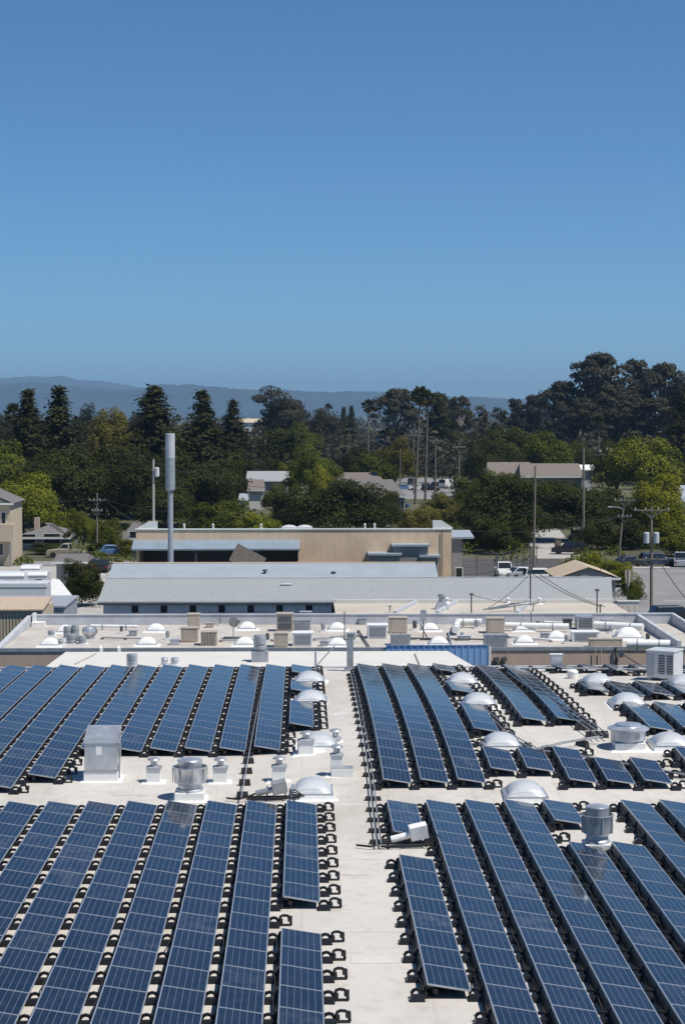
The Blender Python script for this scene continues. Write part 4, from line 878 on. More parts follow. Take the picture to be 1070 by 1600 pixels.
# entry boxes on its front
for (pa, pb, yt, yb_, dp, mt) in ((612, 672, 851, 884, 2.2, 'house_grey'), (575, 628, 865, 884, 3.0, 'house_grey'), (655, 688, 868, 900, 2.6, 'house_grey')):
    a, c = atd(pa, yt, ty-dp), atd(pb, yt, ty-dp); b = MB(); b.box(a.x+.2, c.x-.2, -dp+.3, -.01, 0, a.z-.2); e_ = b.build('entry_box', M[mt], tb)
    b = MB(); b.box(a.x, c.x, -dp, -.01, a.z-.2, a.z); b.build('entry_roof', M['blue_grey_roof'], e_)
xx = atd(690, 850, ty).x; b = MB(); b.tube([(xx, -.12, 0), (xx, -.12, tz-.2)], .05, 6); b.build('downpipe', M['darkgrey'], tb)
for px in (452, 476):
    p = atd(px, 824, ty+3); root = empty('roof_skylight', (p.x, ty+3, tz-.12), 0, 'pale flat skylight on the tan block building, %s one' % ('left' if px < 460 else 'right'), 'skylight')
    b = MB(); b.box(-.8, .8, -.5, .5, -1.75, .12); b.build('curb', M['white'], root); link('dome', dome_mesh(1.5, .9, .22), M['acrylic'], root, (0, 0, .12))
for i, px in enumerate((288, 333, 408, 570, 585)):
    p = atd(px, 822, ty+2); b = MB(); b.lathe([(.1, -1.85), (.1, .3), (.16, .32), (.0, .42)], 8); tag(b.build('stub_vent', M['white'], None, (p.x, ty+2, tz)), 'tiny white stub vent on the tan block building, %s from left' % wrd[i], 'roof vent', 'tiny stub vents on the tan block building')
q = atd(380, 880, ty-5); b = MB(); b.box(-1.6, 1.6, -.05, .05, 0, 1.9)
for k in range(5): b.box(-1.6+k*.75, -1.5+k*.75, -.12, -.05, 0, 1.9)
lp = b.build('leaning_pallet', M['brown_shingle'], None, (q.x, ty-5, 3.4)); lp.rotation_euler = (R(-12), R(28), 0); tag(lp, 'grey wooden panel leaning in front of the dark bay', 'panel')
b = MB(); b.box(-2.2, 2.2, .2, 1.4, 0, 3.4); b.box(-2.3, 2.3, .1, 1.5, 3.4, 3.5); tag(b.build('storage_crate', M['darkgrey'], None, (q.x, ty-5, 0)), 'dark storage crate under the leaning panel', 'crate')
# grey lean-to right of the tan building
a, c = atd(706, 835, 200), atd(722, 835, 200)
lb_ = empty('grey_lean_to', ((a.x+c.x)/2, 200, 0), 0, 'narrow grey lean-to at the right end of the tan block building', 'building'); w = c.x-a.x
b = MB(); b.box(-w/2, w/2, 0, 5, 0, 5.6); b.build('wall', M['house_grey'], lb_)
b = MB(); b.prism_x([(-.4, 5.6), (5.2, 6.0), (5.2, 6.2), (-.4, 5.8)], -w/2-.2, w/2+1.2); b.build('roof', M['blue_grey_roof'], lb_)
b = MB(); b.box(-.2, .6, -.05, 0, 1.2, 2.6); w_ = b.build('window', M['trim'], lb_); b = MB(); b.box(-.12, .52, -.06, -.051, 1.28, 2.52); b.build('pane', M['glass'], w_)

# slim antenna pole
p = atd(267, 880, 172.5); top = atd(267, 678, 172.5).z; mid = atd(267, 765, 172.5).z; up2 = atd(267, 716, 172.5).z
an = empty('antenna_pole', (p.x, 172.5, 0), 0, 'tall slim steel antenna pole with a thicker pale upper drum', 'antenna pole')
b = MB(); b.lathe([(.27, 0), (.23, mid)], 20); b.build('shaft', M['steelgrey'], an, smooth=True)
b = MB(); b.lathe([(.30, mid-.12), (.43, mid), (.43, up2)], 28); b.build('lower_drum', M['galv_dull'], an, smooth=True)
b = MB(); b.lathe([(.425, up2+.02), (.425, top), (.40, top+.03), (0, top+.04)], 28); b.build('upper_drum', M['parapet'], an, smooth=True)
b = MB(); b.lathe([(.45, up2-.02), (.45, up2+.02)], 28); b.build('joint_ring', M['steelgrey'], an)
b = MB(); b.lathe([(.5, 0), (.5, .3)], 16); b.build('base_plate', M['steelgrey'], an)

# ================================================================== STREETS AND YARDS
def sheet(name, pts, z, mt, label, cat='pavement'):
    b = MB(); n = len(pts); b.add([(x, y, z) for x, y in pts], [tuple(range(n))]); return tag(b.build(name, M[mt]), label, cat, kind='structure')
sheet('street', [(25.8, 126), (95, 126), (95, 229), (33, 229)], .004, 'asphalt', 'pale worn asphalt street at the right', 'street')
sheet('parking_lot', [(12, 205), (31, 205), (33, 246), (12, 246)], .008, 'dark_asphalt', 'asphalt yard behind the tan block building')
sheet('side_street', [(30.2, 246.2), (36.2, 246.2), (41.5, 310), (35.5, 310)], .012, 'concrete', 'sunlit pale side street between dark trees', 'street')
sheet('cross_street', [(-80, 236), (-14, 236), (-14, 243), (-80, 243)], .004, 'asphalt', 'narrow street in front of the left houses', 'street')
sheet('car_park', [(20, 420), (46, 420), (50, 560), (20, 560)], .004, 'asphalt', 'far car park behind the houses')
sheet('yard', [(-60, 150), (-16.5, 150), (-16.5, 235), (-60, 235)], .004, 'concrete', 'dusty concrete yard left of the halls')
for nm, (xa, xb_, ya, yb_), lb in (('kerb', (33, 95, 229, 229.3), 'pale kerb at the far side of the street'), ('kerb', (25.4, 25.7, 126, 152), 'pale kerb along the near street edge')):
    b = MB(); b.box(xa, xb_, ya, yb_, 0, .14); tag(b.build(nm, M['concrete']), lb, 'kerb', kind='structure')
b = MB(); b.box(33, 95, 229.3, 231.5, 0, .13); tag(b.build('sidewalk', M['concrete']), 'concrete sidewalk beyond the street', 'sidewalk', kind='structure')
for i in range(7):
    b = MB(); b.add([(36+i*5, 190, .008), (39+i*5, 190, .008), (39+i*5, 190.18, .008), (36+i*5, 190.18, .008)], [(0, 1, 2, 3)]); b.build('lane_mark', M['trim'], bpy.data.objects['street'])

# ================================================================== HOUSES
def house(X, Y, w, d, hw, hr, label, wall='house_grey', roof='dkgrey_shingle', ridge='x', hip=0.0, wins=(), z0=0, rz=0, name='house', chimney=None, door=None):
    root = empty(name, (X, Y, z0), rz, label, 'house', None); ov = .45
    b = MB(); b.box(-w/2, w/2, 0, d, 0, hw); b.build('wall', M[wall], root)
    b = MB()
    if ridge == 'x':
        x0, x1, y0, y1 = -w/2-ov, w/2+ov, -ov, d+ov; hx = hip
        b.add([(x0, y0, hw-.1), (x1, y0, hw-.1), (x1, y1, hw-.1), (x0, y1, hw-.1), (x0+hx, d/2, hw+hr), (x1-hx, d/2, hw+hr)], [(0, 1, 5, 4), (2, 3, 4, 5), (1, 2, 5), (3, 0, 4), (3, 2, 1, 0)])
    else:
        x0, x1, y0, y1 = -w/2-ov, w/2+ov, -ov, d+ov; hy = hip
        b.add([(x0, y0, hw-.1), (x1, y0, hw-.1), (x1, y1, hw-.1), (x0, y1, hw-.1), (0, y0+hy, hw+hr), (0, y1-hy, hw+hr)], [(3, 0, 4, 5), (1, 2, 5, 4)]+([(0, 1, 4), (2, 3, 5)] if hip > .1 else [])+[(3, 2, 1, 0)])
    ro_ = b.build('roof', M[roof], root)
    b = MB(); b.box(-w/2-ov-.02, w/2+ov+.02, -ov-.08, -ov-.005, hw-.28, hw-.06); b.build('fascia', M['trim'], root)
    if ridge == 'y' and hip < .1:
        b = MB(); b.prism_y([(-w/2+.05, hw-.09), (w/2-.05, hw-.09), (0, hw+hr*.88)], -ov+.2, -ov+.3); b.build('gable', M[wall], root)
    for (cx, cz, ww, wh) in wins:
        b = MB(); b.box(cx-ww/2-.08, cx+ww/2+.08, -.06, -.002, cz-wh/2-.08, cz+wh/2+.08); f = b.build('window', M['trim'], root)
        b = MB(); b.box(cx-ww/2, cx+ww/2, -.075, -.061, cz-wh/2, cz+wh/2); b.build('pane', M['glass'], f)
    if door is not None:
        b = MB(); b.box(door-.5, door+.5, -.05, -.002, 0, 2.1); b.build('door', M['brown_shingle'], root)
    if chimney: b = MB(); b.box(chimney[0]-.35, chimney[0]+.35, chimney[1]-.35, chimney[1]+.35, hw, hw+hr+.8); b.build('chimney', M['tan_wall'], ro_)
    return root
def house_px(x0, x1, ytop, yeave, Y, d, label, **k):
    a, c = atd(x0, yeave, Y), atd(x1, yeave, Y); top = atd((x0+x1)/2, ytop, Y+d/2).z; w = c.x-a.x
    return house((a.x+c.x)/2, Y, w-.9, d, a.z+.1, max(.5, top-a.z-.1), label, **k)
house_px(24, 112, 817, 840, 262, 12, 'low grey bungalow with dark hipped roof on the left', hip=4.5, wins=[(-1.8, 1.6, 1.5, 1.3), (1.2, 1.6, 2.2, 1.4), (-3, 1.6, .8, 1.2)], chimney=(-1.5, 5), door=2.8)
house_px(188, 232, 815, 842, 270, 9, 'small dark roofed house half hidden left of the tan block building', roof='dkgrey_shingle', hip=1.5, wins=[(0, 1.5, 1.2, 1.2)])
# two-storey tan house at the left picture edge
lx = atd(19, 800, 236).x
lh = house(lx-5.2, 236, 10, 10, atd(15, 785, 236).z, 2.3, 'two storey tan house with a balcony at the left picture edge', wall='house_cream', roof='dkgrey_shingle', ridge='y', wins=[(4.2, 5.6, .5, 1.9), (2.2, 5.6, 1.2, 1.5), (3.5, 2.0, 1.2, 1.4), (.5, 5.6, 1.2, 1.5)])
b = MB(); b.box(1.0, 5.6, -1.6, -.01, atd(10, 845, 236).z, atd(10, 818, 236).z); b.build('balcony', M['house_cream'], lh)
for x in (1.3, 5.2): b = MB(); b.box(x-.12, x+.12, -1.5, -1.26, 0, 2.7); b.build('balcony_post', M['house_grey'], lh)
house_px(384, 453, 736, 751, 400, 8, 'pale flat roofed house behind the hedge', wall='house_grey', roof='grey_shingle', hip=.2, wins=[(-2, 2, 1.2, 1.1), (2, 2, 1.5, 1.1)])
house_px(386, 414, 749, 766, 375, 7, 'small brown roofed garage in front of the pale house', wall='house_white', roof='brown_shingle', hip=.3, wins=[(2, 1.2, 1.6, 1.2)])
house_px(372, 388, 771, 781, 345, 5, 'tiny pale blue shed among the dark trees', wall='pale_blue_wall', roof='blue_grey_roof', hip=.2)
house_px(524, 600, 738, 751, 395, 10, 'grey brown bungalow with long low roof, rear wing', roof='brown_shingle', hip=1.5, wins=[(0, 1.4, 1.4, 1)])
house_px(545, 636, 749, 776, 360, 12, 'grey bungalow with wide shingle roof left of the palms', roof='dkgrey_shingle', hip=2.5, wins=[(3.2, 1.6, 1.5, 1.5), (1.2, 1.6, 1.0, 1.4), (4.6, 1.6, .5, 1.4)])
house_px(760, 835, 722, 742, 385, 9, 'brown roofed house with a white dormer, left of the two', roof='brown_shingle', hip=.5, wins=[(-3.6, 2.6, .8, 1.6), (-2.6, 2.6, .8, 1.6), (2, 2, 1.2, 1)])
house_px(812, 912, 724, 745, 372, 10, 'wide brown roofed house with dark wall, right of the two', wall='house_grey', roof='brown_shingle', hip=.4, wins=[(0, 2, 1.2, 1), (-4, 2, 1.2, 1)])
house_px(902, 930, 726, 734, 382, 5, 'pale block house beside the brown roofed house', wall='parapet', roof='trim', hip=.1)
house_px(1040, 1110, 758, 782, 300, 10, 'pale blue roofed house at the right picture edge', wall='house_white', roof='blue_grey_roof', ridge='x', hip=.3, wins=[(-2, 2, 1.2, 1.2)])
house_px(868, 968, 880, 903, 193, 9, 'tan shingled gable house in front of the green hedge', wall='house_grey', roof='tan_shingle', ridge='y', wins=[(0, 1.2, 1.4, 1.0)])
house_px(340, 372, 706, 714, 520, 8, 'small far house roof above the dark trees', roof='brown_shingle', hip=.5)
house_px(368, 425, 654, 660, 900, 12, 'far pale flat building under the hills', wall='house_white', roof='house_cream', hip=.2, wins=[(-5, 3, 1.5, 1), (0, 3, 1.5, 1), (5, 3, 1.5, 1)])
house_px(585, 640, 680, 686, 640, 9, 'far bungalow roof between the palms', roof='brown_shingle', hip=1, wall='house_white')
house_px(880, 960, 698, 706, 560, 9, 'far brown roof below the eucalyptus grove', roof='brown_shingle', hip=1, wall='house_cream')
house_px(1045, 1090, 708, 720, 430, 9, 'grey far roof at the right picture edge', roof='dkgrey_shingle', hip=1)
house_px(1046, 1100, 820, 850, 285, 9, 'brown house in shade behind the parked cars at the right', wall='house_cream', roof='brown_shingle', hip=1)
# ribbed metal shed at left
sx0, sx1 = atd(-25, 950, 128).x, atd(66, 950, 128).x; sz = atd(20, 954, 128).z
rs = empty('ribbed_shed', ((sx0+sx1)/2, 128, 0), 0, 'beige ribbed metal shed at the left picture edge', 'shed'); w = sx1-sx0
b = MB(); b.box(-w/2, w/2, 0, 6, 0, sz); b.build('wall', M['house_cream'], rs)
n = 18
for i in range(n):
    xx = -w/2+w*(i+.5)/n; b = MB(); b.taper(xx-.09, xx+.09, -.1, -.001, 0, sz-.1, .02, .0); b.build('rib', M['house_cream'], rs)
b = MB(); b.prism_x([(-.25, sz), (4.5, sz+.35), (4.5, sz+.5), (-.25, sz+.1)], -w/2-.1, w/2+.1); b.build('roof', M['tan_shingle'], rs)
a_, c_ = atd(-30, 940, 140).x, atd(106, 940, 140).x; z_ = atd(60, 943, 140).z
gs = empty('grey_roof_shed', ((a_+c_)/2, 138, 0), 0, 'flat grey roofed shed behind the ribbed shed', 'shed'); w = c_-a_
b = MB(); b.box(-w/2, w/2, 0, 8, 0, z_-.1); b.build('wall', M['steelgrey'], gs); b = MB(); b.box(-w/2-.1, w/2+.1, -.1, 8.1, z_-.1, z_+.02); b.build('roof', M['steelgrey'], gs)

# trailers and campers in the left yard
def wheel_set(root, pts, r=.34, w=.22):
    for (x, y) in pts:
        b = MB(); prof = [(r*.6, -w/2), (r*.94, -w/2), (r, -w*.3), (r, w*.3), (r*.94, w/2), (r*.6, w/2)]; b.lathe(prof, 16)
        t = b.build('wheel', M['rubber'], root, (x, y, r), smooth=True); t.rotation_euler = (R(90), 0, 0)
        b = MB(); b.lathe([(r*.62, -w*.42), (r*.55, w*.44), (0, w*.46)], 12); b.build('rim', M['galv_dull'], t)
def trailer(x0, x1, yt, yb, Y, label, dp=2.4, name='box_trailer', win=True, roundtop=True):
    a, c = atd(x0, yb, Y), atd(x1, yb, Y); top = atd(x0, yt, Y).z; w = c.x-a.x
    root = empty(name, ((a.x+c.x)/2, Y+dp/2, 0), 0, label, 'trailer')
    b = MB(); h0 = .5
    if roundtop: b.prism_x([(-dp/2, h0), (dp/2, h0), (dp/2, top-.25), (dp/2-.3, top), (-dp/2+.3, top), (-dp/2, top-.25)], -w/2, w/2)
    else: b.box(-w/2, w/2, -dp/2, dp/2, h0, top)
    b.build('body', M['car_white'], root, bevel=.05)
    b = MB(); b.box(-w/2-.02, w/2+.02, -dp/2-.02, -dp/2, top-.42, top-.3); b.build('trim_strip', M['steelgrey'], root)
    if win:
        b = MB(); b.box(w*.05, w*.3, -dp/2-.03, -dp/2-.002, top-1.1, top-.6); f = b.build('window', M['darkgrey'], root); b = MB(); b.box(w*.07, w*.28, -dp/2-.04, -dp/2-.031, top-1.04, top-.66); b.build('pane', M['glass'], f)
    wheel_set(root, [(-w*.1, -dp/2+.15), (w*.08, -dp/2+.15), (-w*.1, dp/2-.15), (w*.08, dp/2-.15)])
    b = MB(); b.tube([(w/2, 0, .5), (w/2+.9, 0, .45)], .06, 6); b.build('drawbar', M['darkgrey'], root)
    return root
trailer(-60, 74, 911, 940, 150, 'long white box trailer at the left edge', win=False, roundtop=False)
trailer(-30, 38, 895, 915, 158, 'white camper with a dark window behind the box trailer')
trailer(34, 74, 894, 918, 163, 'rounded white camper beside the dark shrub', roundtop=True)
trailer(32, 62, 884, 900, 178, 'farther white camper roof in the left yard', win=False)
p = atd(88, 905, 172); root = empty('boat_cover', (p.x, 172, 0), 0, 'white tarpaulin tent shape next to the campers', 'tarpaulin')
b = MB(); b.add([(-1.6, -1.2, 0), (1.6, -1.2, 0), (1.6, 1.2, 0), (-1.6, 1.2, 0), (-1.5, -1.1, 2.0), (1.5, -1.1, 2.0), (1.5, 1.1, 2.0), (-1.5, 1.1, 2.0), (-.3, 0, 3.9), (.3, .1, 3.8)], [(0, 1, 5, 4), (1, 2, 6, 5), (2, 3, 7, 6), (3, 0, 4, 7), (4, 5, 9, 8), (6, 7, 8, 9), (5, 6, 9), (7, 4, 8)]); b.build('canvas', M['white'], root)
house_px(82, 138, 865, 878, 205, 6, 'small grey roofed carport in the left yard', wall='house_grey', roof='dkgrey_shingle', hip=.2)

# ================================================================== VEHICLES
def car(X, Y, rz, paint, label, kind='car', L=4.5, group=None, z=0):
    root = empty({'car': 'parked_car', 'suv': 'parked_suv', 'van': 'white_van', 'truck': 'pickup_truck'}[kind], (X, Y, z), rz, label, {'car': 'car', 'suv': 'car', 'van': 'van', 'truck': 'truck'}[kind], group)
    w = .9 if kind != 'van' else 1.0; h = {'car': 1.42, 'suv': 1.7, 'van': 2.2, 'truck': 1.85}[kind]; bz = {'car': .85, 'suv': 1.0, 'van': 1.15, 'truck': 1.1}[kind]
    def sec(prof, ww, name, m, inset=0):
        b = MB(); n = len(prof); vs = []
        for s in (-1, 1):
            for x, zz, k in prof: vs.append((x, s*ww*k, zz))
        b.add(vs, [tuple(range(n)), tuple(range(2*n-1, n-1, -1))]+[((i+1) % n, i, n+i, n+(i+1) % n) for i in range(n)])
        return b.build(name, m, root, bevel=.05)
    l = L/2
    sec([(-l, .3, .96), (l, .3, .96), (l+.02, .62, .96), (l-.12, bz-.12, .97), (l*.45, bz, 1), (-l*.9, bz, 1), (-l, bz-.1, .97), (-l-.02, .6, .96)], w, 'body', M['car_'+paint])
    if kind == 'truck': cab = [(l*.42, bz-.02, .95), (l*.12, h, .8), (-l*.18, h, .8), (-l*.25, bz-.02, .95)]
    elif kind == 'van': cab = [(l*.75, bz-.02, .97), (l*.45, h-.05, .88), (-l*.92, h, .9), (-l*.98, bz-.02, .98)]
    elif kind == 'suv': cab = [(l*.48, bz-.02, .96), (l*.18, h, .8), (-l*.82, h, .8), (-l*.96, bz-.02, .96)]
    else: cab = [(l*.45, bz-.02, .96), (l*.1, h, .76), (-l*.45, h, .76), (-l*.8, bz-.02, .96)]
    cb = sec(cab, w, 'cabin', M['car_'+paint])
    # windows set slightly proud of the cabin
    (xf, zf, kf), (x1_, z1_, k1_), (x2_, z2_, k2_), (xr, zr, kr) = cab
    for s in (-1, 1):
        b = MB(); e = .012
        f = lambda x, zz, k: (x, s*(w*k+e), zz)
        lo, hi = .25, .88
        def at(p, q, t): return tuple(p[i]+(q[i]-p[i])*t for i in range(3))
        A, B, C_, D = (xf, zf, kf), (x1_, z1_, k1_), (x2_, z2_, k2_), (xr, zr, kr)
        if kind == 'van': C_ = (x1_-1.0, z1_, k1_); D = (x1_-.9, zr, kr)
        q0, q1, q2, q3 = at(A, B, lo), at(A, B, hi), at(D, C_, hi), at(D, C_, lo)
        q0 = (q0[0]-.12, *q0[1:]); q1 = (q1[0]-.12, *q1[1:]); q2 = (q2[0]+.12, *q2[1:]); q3 = (q3[0]+.12, *q3[1:])
        b.add([f(*q0), f(*q1), f(*q2), f(*q3)], [(0, 1, 2, 3)]); b.build('side_window', M['glass'], cb)
    for (A, B, nm, e) in (((xf, zf, kf), (x1_, z1_, k1_), 'windscreen', .03), ((xr, zr, kr), (x2_, z2_, k2_), 'rear_window', -.03)):
        b = MB(); pts = []
        for t, s in ((.12, -1), (.9, -1), (.9, 1), (.12, 1)):
            x, zz, k = [A[i]+(B[i]-A[i])*t for i in range(3)]; pts.append((x+e, s*w*k*.9, zz+.012))
        b.add(pts, [(0, 1, 2, 3)]); b.build(nm, M['glass'], cb)
    for s in (-1, 1):
        b = MB(); b.box(l-.06, l+.035, s*w*.68-.16, s*w*.68+.16, .6, .74); b.build('headlight', M['lamp_glass'], root)
        b = MB(); b.box(-l-.035, -l+.06, s*w*.75-.12, s*w*.75+.12, .64, .8); b.build('tail_light', M['tail_red'], root)
    wheel_set(root, [(l*.62, -w*.88), (l*.62, w*.88), (-l*.62, -w*.88), (-l*.62, w*.88)], r=.33 if kind == 'car' else .38)
    if kind == 'truck':
        b = MB(); b.box(-l*.95, -l*.3, -w*.8, w*.8, bz-.02, bz+.015); b.build('cargo_bed', M['darkgrey'], root)
    return root
def car_px(px, py, rz, paint, label, kind='car', L=4.5, group=None):
    p = atz(px, py, 0); return car(p.x, p.y, R(rz), paint, label, kind, L, group)
car_px(787, 903, -90, 'white', 'white pickup truck facing the camera behind the grey hall', 'truck', 5.3)
car_px(848, 912, 5, 'white', 'white hatchback parked behind the ridge of the grey hall', 'suv', 4.6)
car_px(818, 905, 20, 'silver', 'silver car partly hidden beside the white hatchback', 'car')
car_px(889, 866, 165, 'black', 'black suv parked in the sunlit side street', 'suv', 4.6)
car_px(903, 846, 100, 'navy', 'dark blue car under the trees in the side street', 'suv', 4.4)
car_px(1054, 976, 10, 'black', 'black car cut by the right edge near the street', 'suv', 4.7)
car_px(985, 886, 20, 'black', 'dark car in the tree shade, left of the street parking', 'car')
car_px(1026, 885, 5, 'navy', 'dark parked car under the lime tree at the right', 'suv')
car_px(1063, 886, 80, 'silver', 'grey truck in shade at the right picture edge', 'truck', 5.0)
car_px(104, 871, 175, 'beige', 'beige pickup in front of the left bungalow', 'truck', 5.0)
car_px(176, 868, 15, 'blue', 'pale blue car left of the tan block building', 'car', 4.2)
car_px(160, 893, 90, 'black', 'black car near the antenna pole hall', 'car')
car_px(125, 882, 0, 'navy', 'dark car beside the small carport', 'car')
for i, (px, py, c, lb, k) in enumerate([(632, 766, 'blue', 'blue car, leftmost in the far car park', 'car'), (643, 757, 'navy', 'dark car behind the left palm trunk', 'suv'), (652, 766, 'white', 'white car between the palm trunks', 'car'), (665, 762, 'silver', 'silver car right of the palm trunks', 'car'),
      (672, 768, 'black', 'black car between the two T poles, nearest', 'suv'), (684, 761, 'black', 'black car beside the T pole', 'car'), (696, 762, 'white', 'white van at the right end of the far car park', 'van'), (623, 793, 'blue', 'blue car by the grey bungalow', 'car')]):
    car_px(px, py, [10, 80, 5, 95, 0, 15, 60, 0][i], c, lb, k, group='cars in the far car park' if i < 7 else None)

# sundry street things
p = atz(871, 856, 0); b = MB(); b.box(-.4, .4, -.4, .4, 0, 1.25); b.box(-.45, .45, -.45, .45, 1.25, 1.32); b.box(-.3, .3, -.46, -.41, .4, .9); tag(b.build('trash_bin', M['brown_shingle'], None, (p.x, p.y, 0), bevel=.03), 'brown trash bin standing in the sunlit side street', 'bin')
p = atz(980, 944, 0); root = empty('feather_flag', (p.x, p.y, 0), 0, 'small cream feather flag by the hedge and street', 'flag')
b = MB(); b.tube([(0, 0, 0), (0, 0, 3.4)], .04, 6); b.build('pole', M['darkgrey'], root); b = MB(); b.add([(-.28, 0, 3.4), (.3, 0, 3.4), (.32, .05, 2.9), (.1, 0, 1.7), (-.05, .02, 1.6), (-.3, .03, 2.8), (-.28, .02, 3.4), (.3, .02, 3.4), (.32, .07, 2.9), (.1, .02, 1.7), (-.05, .04, 1.6), (-.3, .05, 2.8)], [(0, 1, 2, 3, 4, 5), (11, 10, 9, 8, 7, 6)]); b.build('banner', M['house_cream'], root)
# fences
def fence(pts, h, label, mt='darkgrey', step=2.5, bars=5, name='fence', z=0, board=False):
    P = [Vector(p) for p in pts]; root = empty(name, P[0], 0, label, 'fence'); o = P[0]
    for i in range(len(P)-1):
        a, c = P[i], P[i+1]; L_ = (c-a).length; n = max(1, int(L_/step)); t = (c-a).normalized()
        for k in range(n+1):
            w = a+t*(L_*k/n)-o; b = MB(); b.box(w.x-.05, w.x+.05, w.y-.05, w.y+.05, 0, h+.08); b.build('post', M[mt], root)
        for k in range(bars):
            zz = .15+(h-.2)*k/max(1, bars-1); b = MB(); s = Vector((t.y, -t.x, 0))
            A, C_ = a-o, c-o
            if board: b.tube([(A.x, A.y, zz), (C_.x, C_.y, zz)], .10, 4)
            else: b.tube([(A.x, A.y, zz), (C_.x, C_.y, zz)], .025, 4)
            b.build('rail', M[mt], root)
    return root
fence([atz(712, 900, 0), atz(776, 896, 0)], 2.4, 'dark yard fence left of the white pickup', bars=7)
fence([atz(776, 896, 0)+Vector((0, 1.5, 0)), atz(838, 880, 0)], 2.2, 'dark wire fence behind the white pickup', bars=6)
# wall fence right of beige shed
f0, f1 = atz(900, 967, 2.0), atz(1000, 962, 2.0)
fence([(17.6, 143.5, 0), (25.0, 143.5, 0)], 4.15, 'tan picket fence at the right end of the beige shed', mt='tan_block', step=.45, bars=2, name='picket_fence')
b = MB(); b.box(23.9, 25.4, 144.3, 144.6, 0, 4.4); b.box(23.8, 25.5, 144.25, 144.65, 4.4, 4.5); tag(b.build('yard_wall', M['house_white']), 'pale yard wall right of the grey hall', 'wall')

# ================================================================== POLES AND WIRES
WIREPTS = {}
def pole(px, yt, yb, Y, label, r=.14, arms=(), trans=0, mt='wood_pole', lean=0, lamp=None, key=None):
    a, t = atd(px, yb, Y), atd(px+lean, yt, Y); h = t.z; dx = t.x-a.x
    root = empty('utility_pole', (a.x, Y, 0), 0, label, 'utility pole'); tops = []
    b = MB(); b.tube([(0, 0, 0), (dx*.5, 0, h*.5), (dx, 0, h)], r, 8, r*.7); b.build('shaft', M[mt], root, smooth=True)
    for (dz, hw) in arms:
        b = MB(); b.box(dx-hw, dx+hw, -.28, -.14, h-dz-.06, h-dz+.06); ar = b.build('crossarm', M[mt], root)
        for x in (-hw*.9, -hw*.35, hw*.35, hw*.9):
            b = MB(); b.lathe([(.05, 0), (.07, .08), (.03, .18), (0, .19)], 6); b.build('insulator', M['parapet'], ar, (dx+x, -.21, h-dz+.06)); tops.append(Vector((a.x+dx+x, Y-.2, h-dz+.22)))
        b = MB(); b.tube([(dx-hw*.6, -.2, h-dz), (dx, -.15, h-dz-.7), (dx+hw*.6, -.2, h-dz)], .03, 4); b.build('brace', M['galv_dull'], ar)
    for k in range(trans):
        s = -1 if k == 0 else 1
        b = MB(); b.lathe([(.24, 0), (.27, .04), (.27, .95), (.2, 1.02), (0, 1.04)], 14); b.build('transformer', M['parapet'], root, (dx+s*.46 if trans > 1 else .42, -.1, h*.66 if trans > 1 else h-1.9), smooth=True)
    if lamp:
        b = MB(); b.tube([(dx, 0, h*lamp), (dx-.8, -.1, h*lamp+.35), (dx-1.6, -.1, h*lamp+.4)], .04, 6); b.box(dx-2.2, dx-1.5, -.2, .05, h*lamp+.32, h*lamp+.46); b.build('street_lamp', M['parapet'], root)
    if not tops: tops = [Vector((a.x+dx, Y-.1, h-.3))]
    WIREPTS[key or px] = tops; return root
pole(240, 718, 818, 215, 'pale pole with a white transformer left of the antenna pole', .17, mt='concrete', trans=1)
pole(152, 771, 868, 255, 'dark wooden pole with crossarm beside the small light green tree', .15, arms=((.9, 1.1), (2.3, .7)))
pole(833, 728, 895, 232, 'tall plain wooden pole rising behind the white hatchback', .16, lean=3)
pole(911, 700, 862, 262, 'tallest thick plain pole beside the black suv', .2)
pole(680, 683, 764, 380, 'T shaped utility pole, left of the pair by the far car park', .2, arms=((.7, 1.3),))
pole(717, 694, 765, 370, 'T shaped utility pole, right of the pair by the far car park', .2, arms=((.6, 1.3),))
pole(646, 676, 745, 450, 'far T shaped pole beside the tall palm', .18, arms=((.7, 1.5),))
pole(966, 776, 862, 250, 'leaning wooden pole with crossarm and street lamp', .17, arms=((.5, 1.4), (2.6, .9)), lean=9, lamp=.78)
pole(1017, 792, 945, 178, 'dark pole with two grey transformers and crossarms by the street', .17, arms=((.3, 1.7), (4.9, 1.5)), trans=2)
pole(546, 668, 700, 640, 'far small pole between the two palms', .15, arms=((.5, 1.2),))
pole(625, 700, 790, 385, 'slim dark pole in front of the olive tree', .14)
pole(574, 690, 735, 480, 'slim dark pole right below the short palm', .14)
def wire(A, B, label, sag=1.0, r=.034, n=14):
    A, B = Vector(A), Vector(B); P = [A.lerp(B, i/n) - Vector((0, 0, sag*4*(i/n)*(1-i/n))) for i in range(n+1)]
    b = MB(); b.tube([p-A for p in P], r, 4); return tag(b.build('power_line', M['wire'], None, A), label, 'power line', 'power lines')
W = WIREPTS
wire(atd(-40, 716, 230), W[240][0], 'thin wire from the left edge to the pale transformer pole', .8)
wire(W[240][0], atd(470, 762, 300), 'wire from the pale pole dropping into the dark trees', 1.0, .03)
wire(atd(-40, 778, 250), W[152][0], 'low wire from the left edge to the dark wooden pole', .6)
wire(W[152][3], atd(232, 823, 205), 'wire from the dark wooden pole down to the tan block building', .5)
wire(W[152][3], atd(300, 797, 290), 'wire from the dark wooden pole towards the big trees', .8)
wire(atd(300, 797, 290), W[833][0]-Vector((0, 0, 5.2)), 'long wire across the dark trees at mid height', 1.2)
wire(atd(270, 757, 300), W[966][0], 'long upper wire across the dark trees to the leaning pole', 1.6)
wire(W[966][3], atd(1110, 770, 240), 'wire from the leaning pole to the right edge, upper', .6)
wire(W[833][0]-Vector((0, 0, 5.6)), W[966][5], 'wire between the plain pole and the leaning pole, lower', .7)
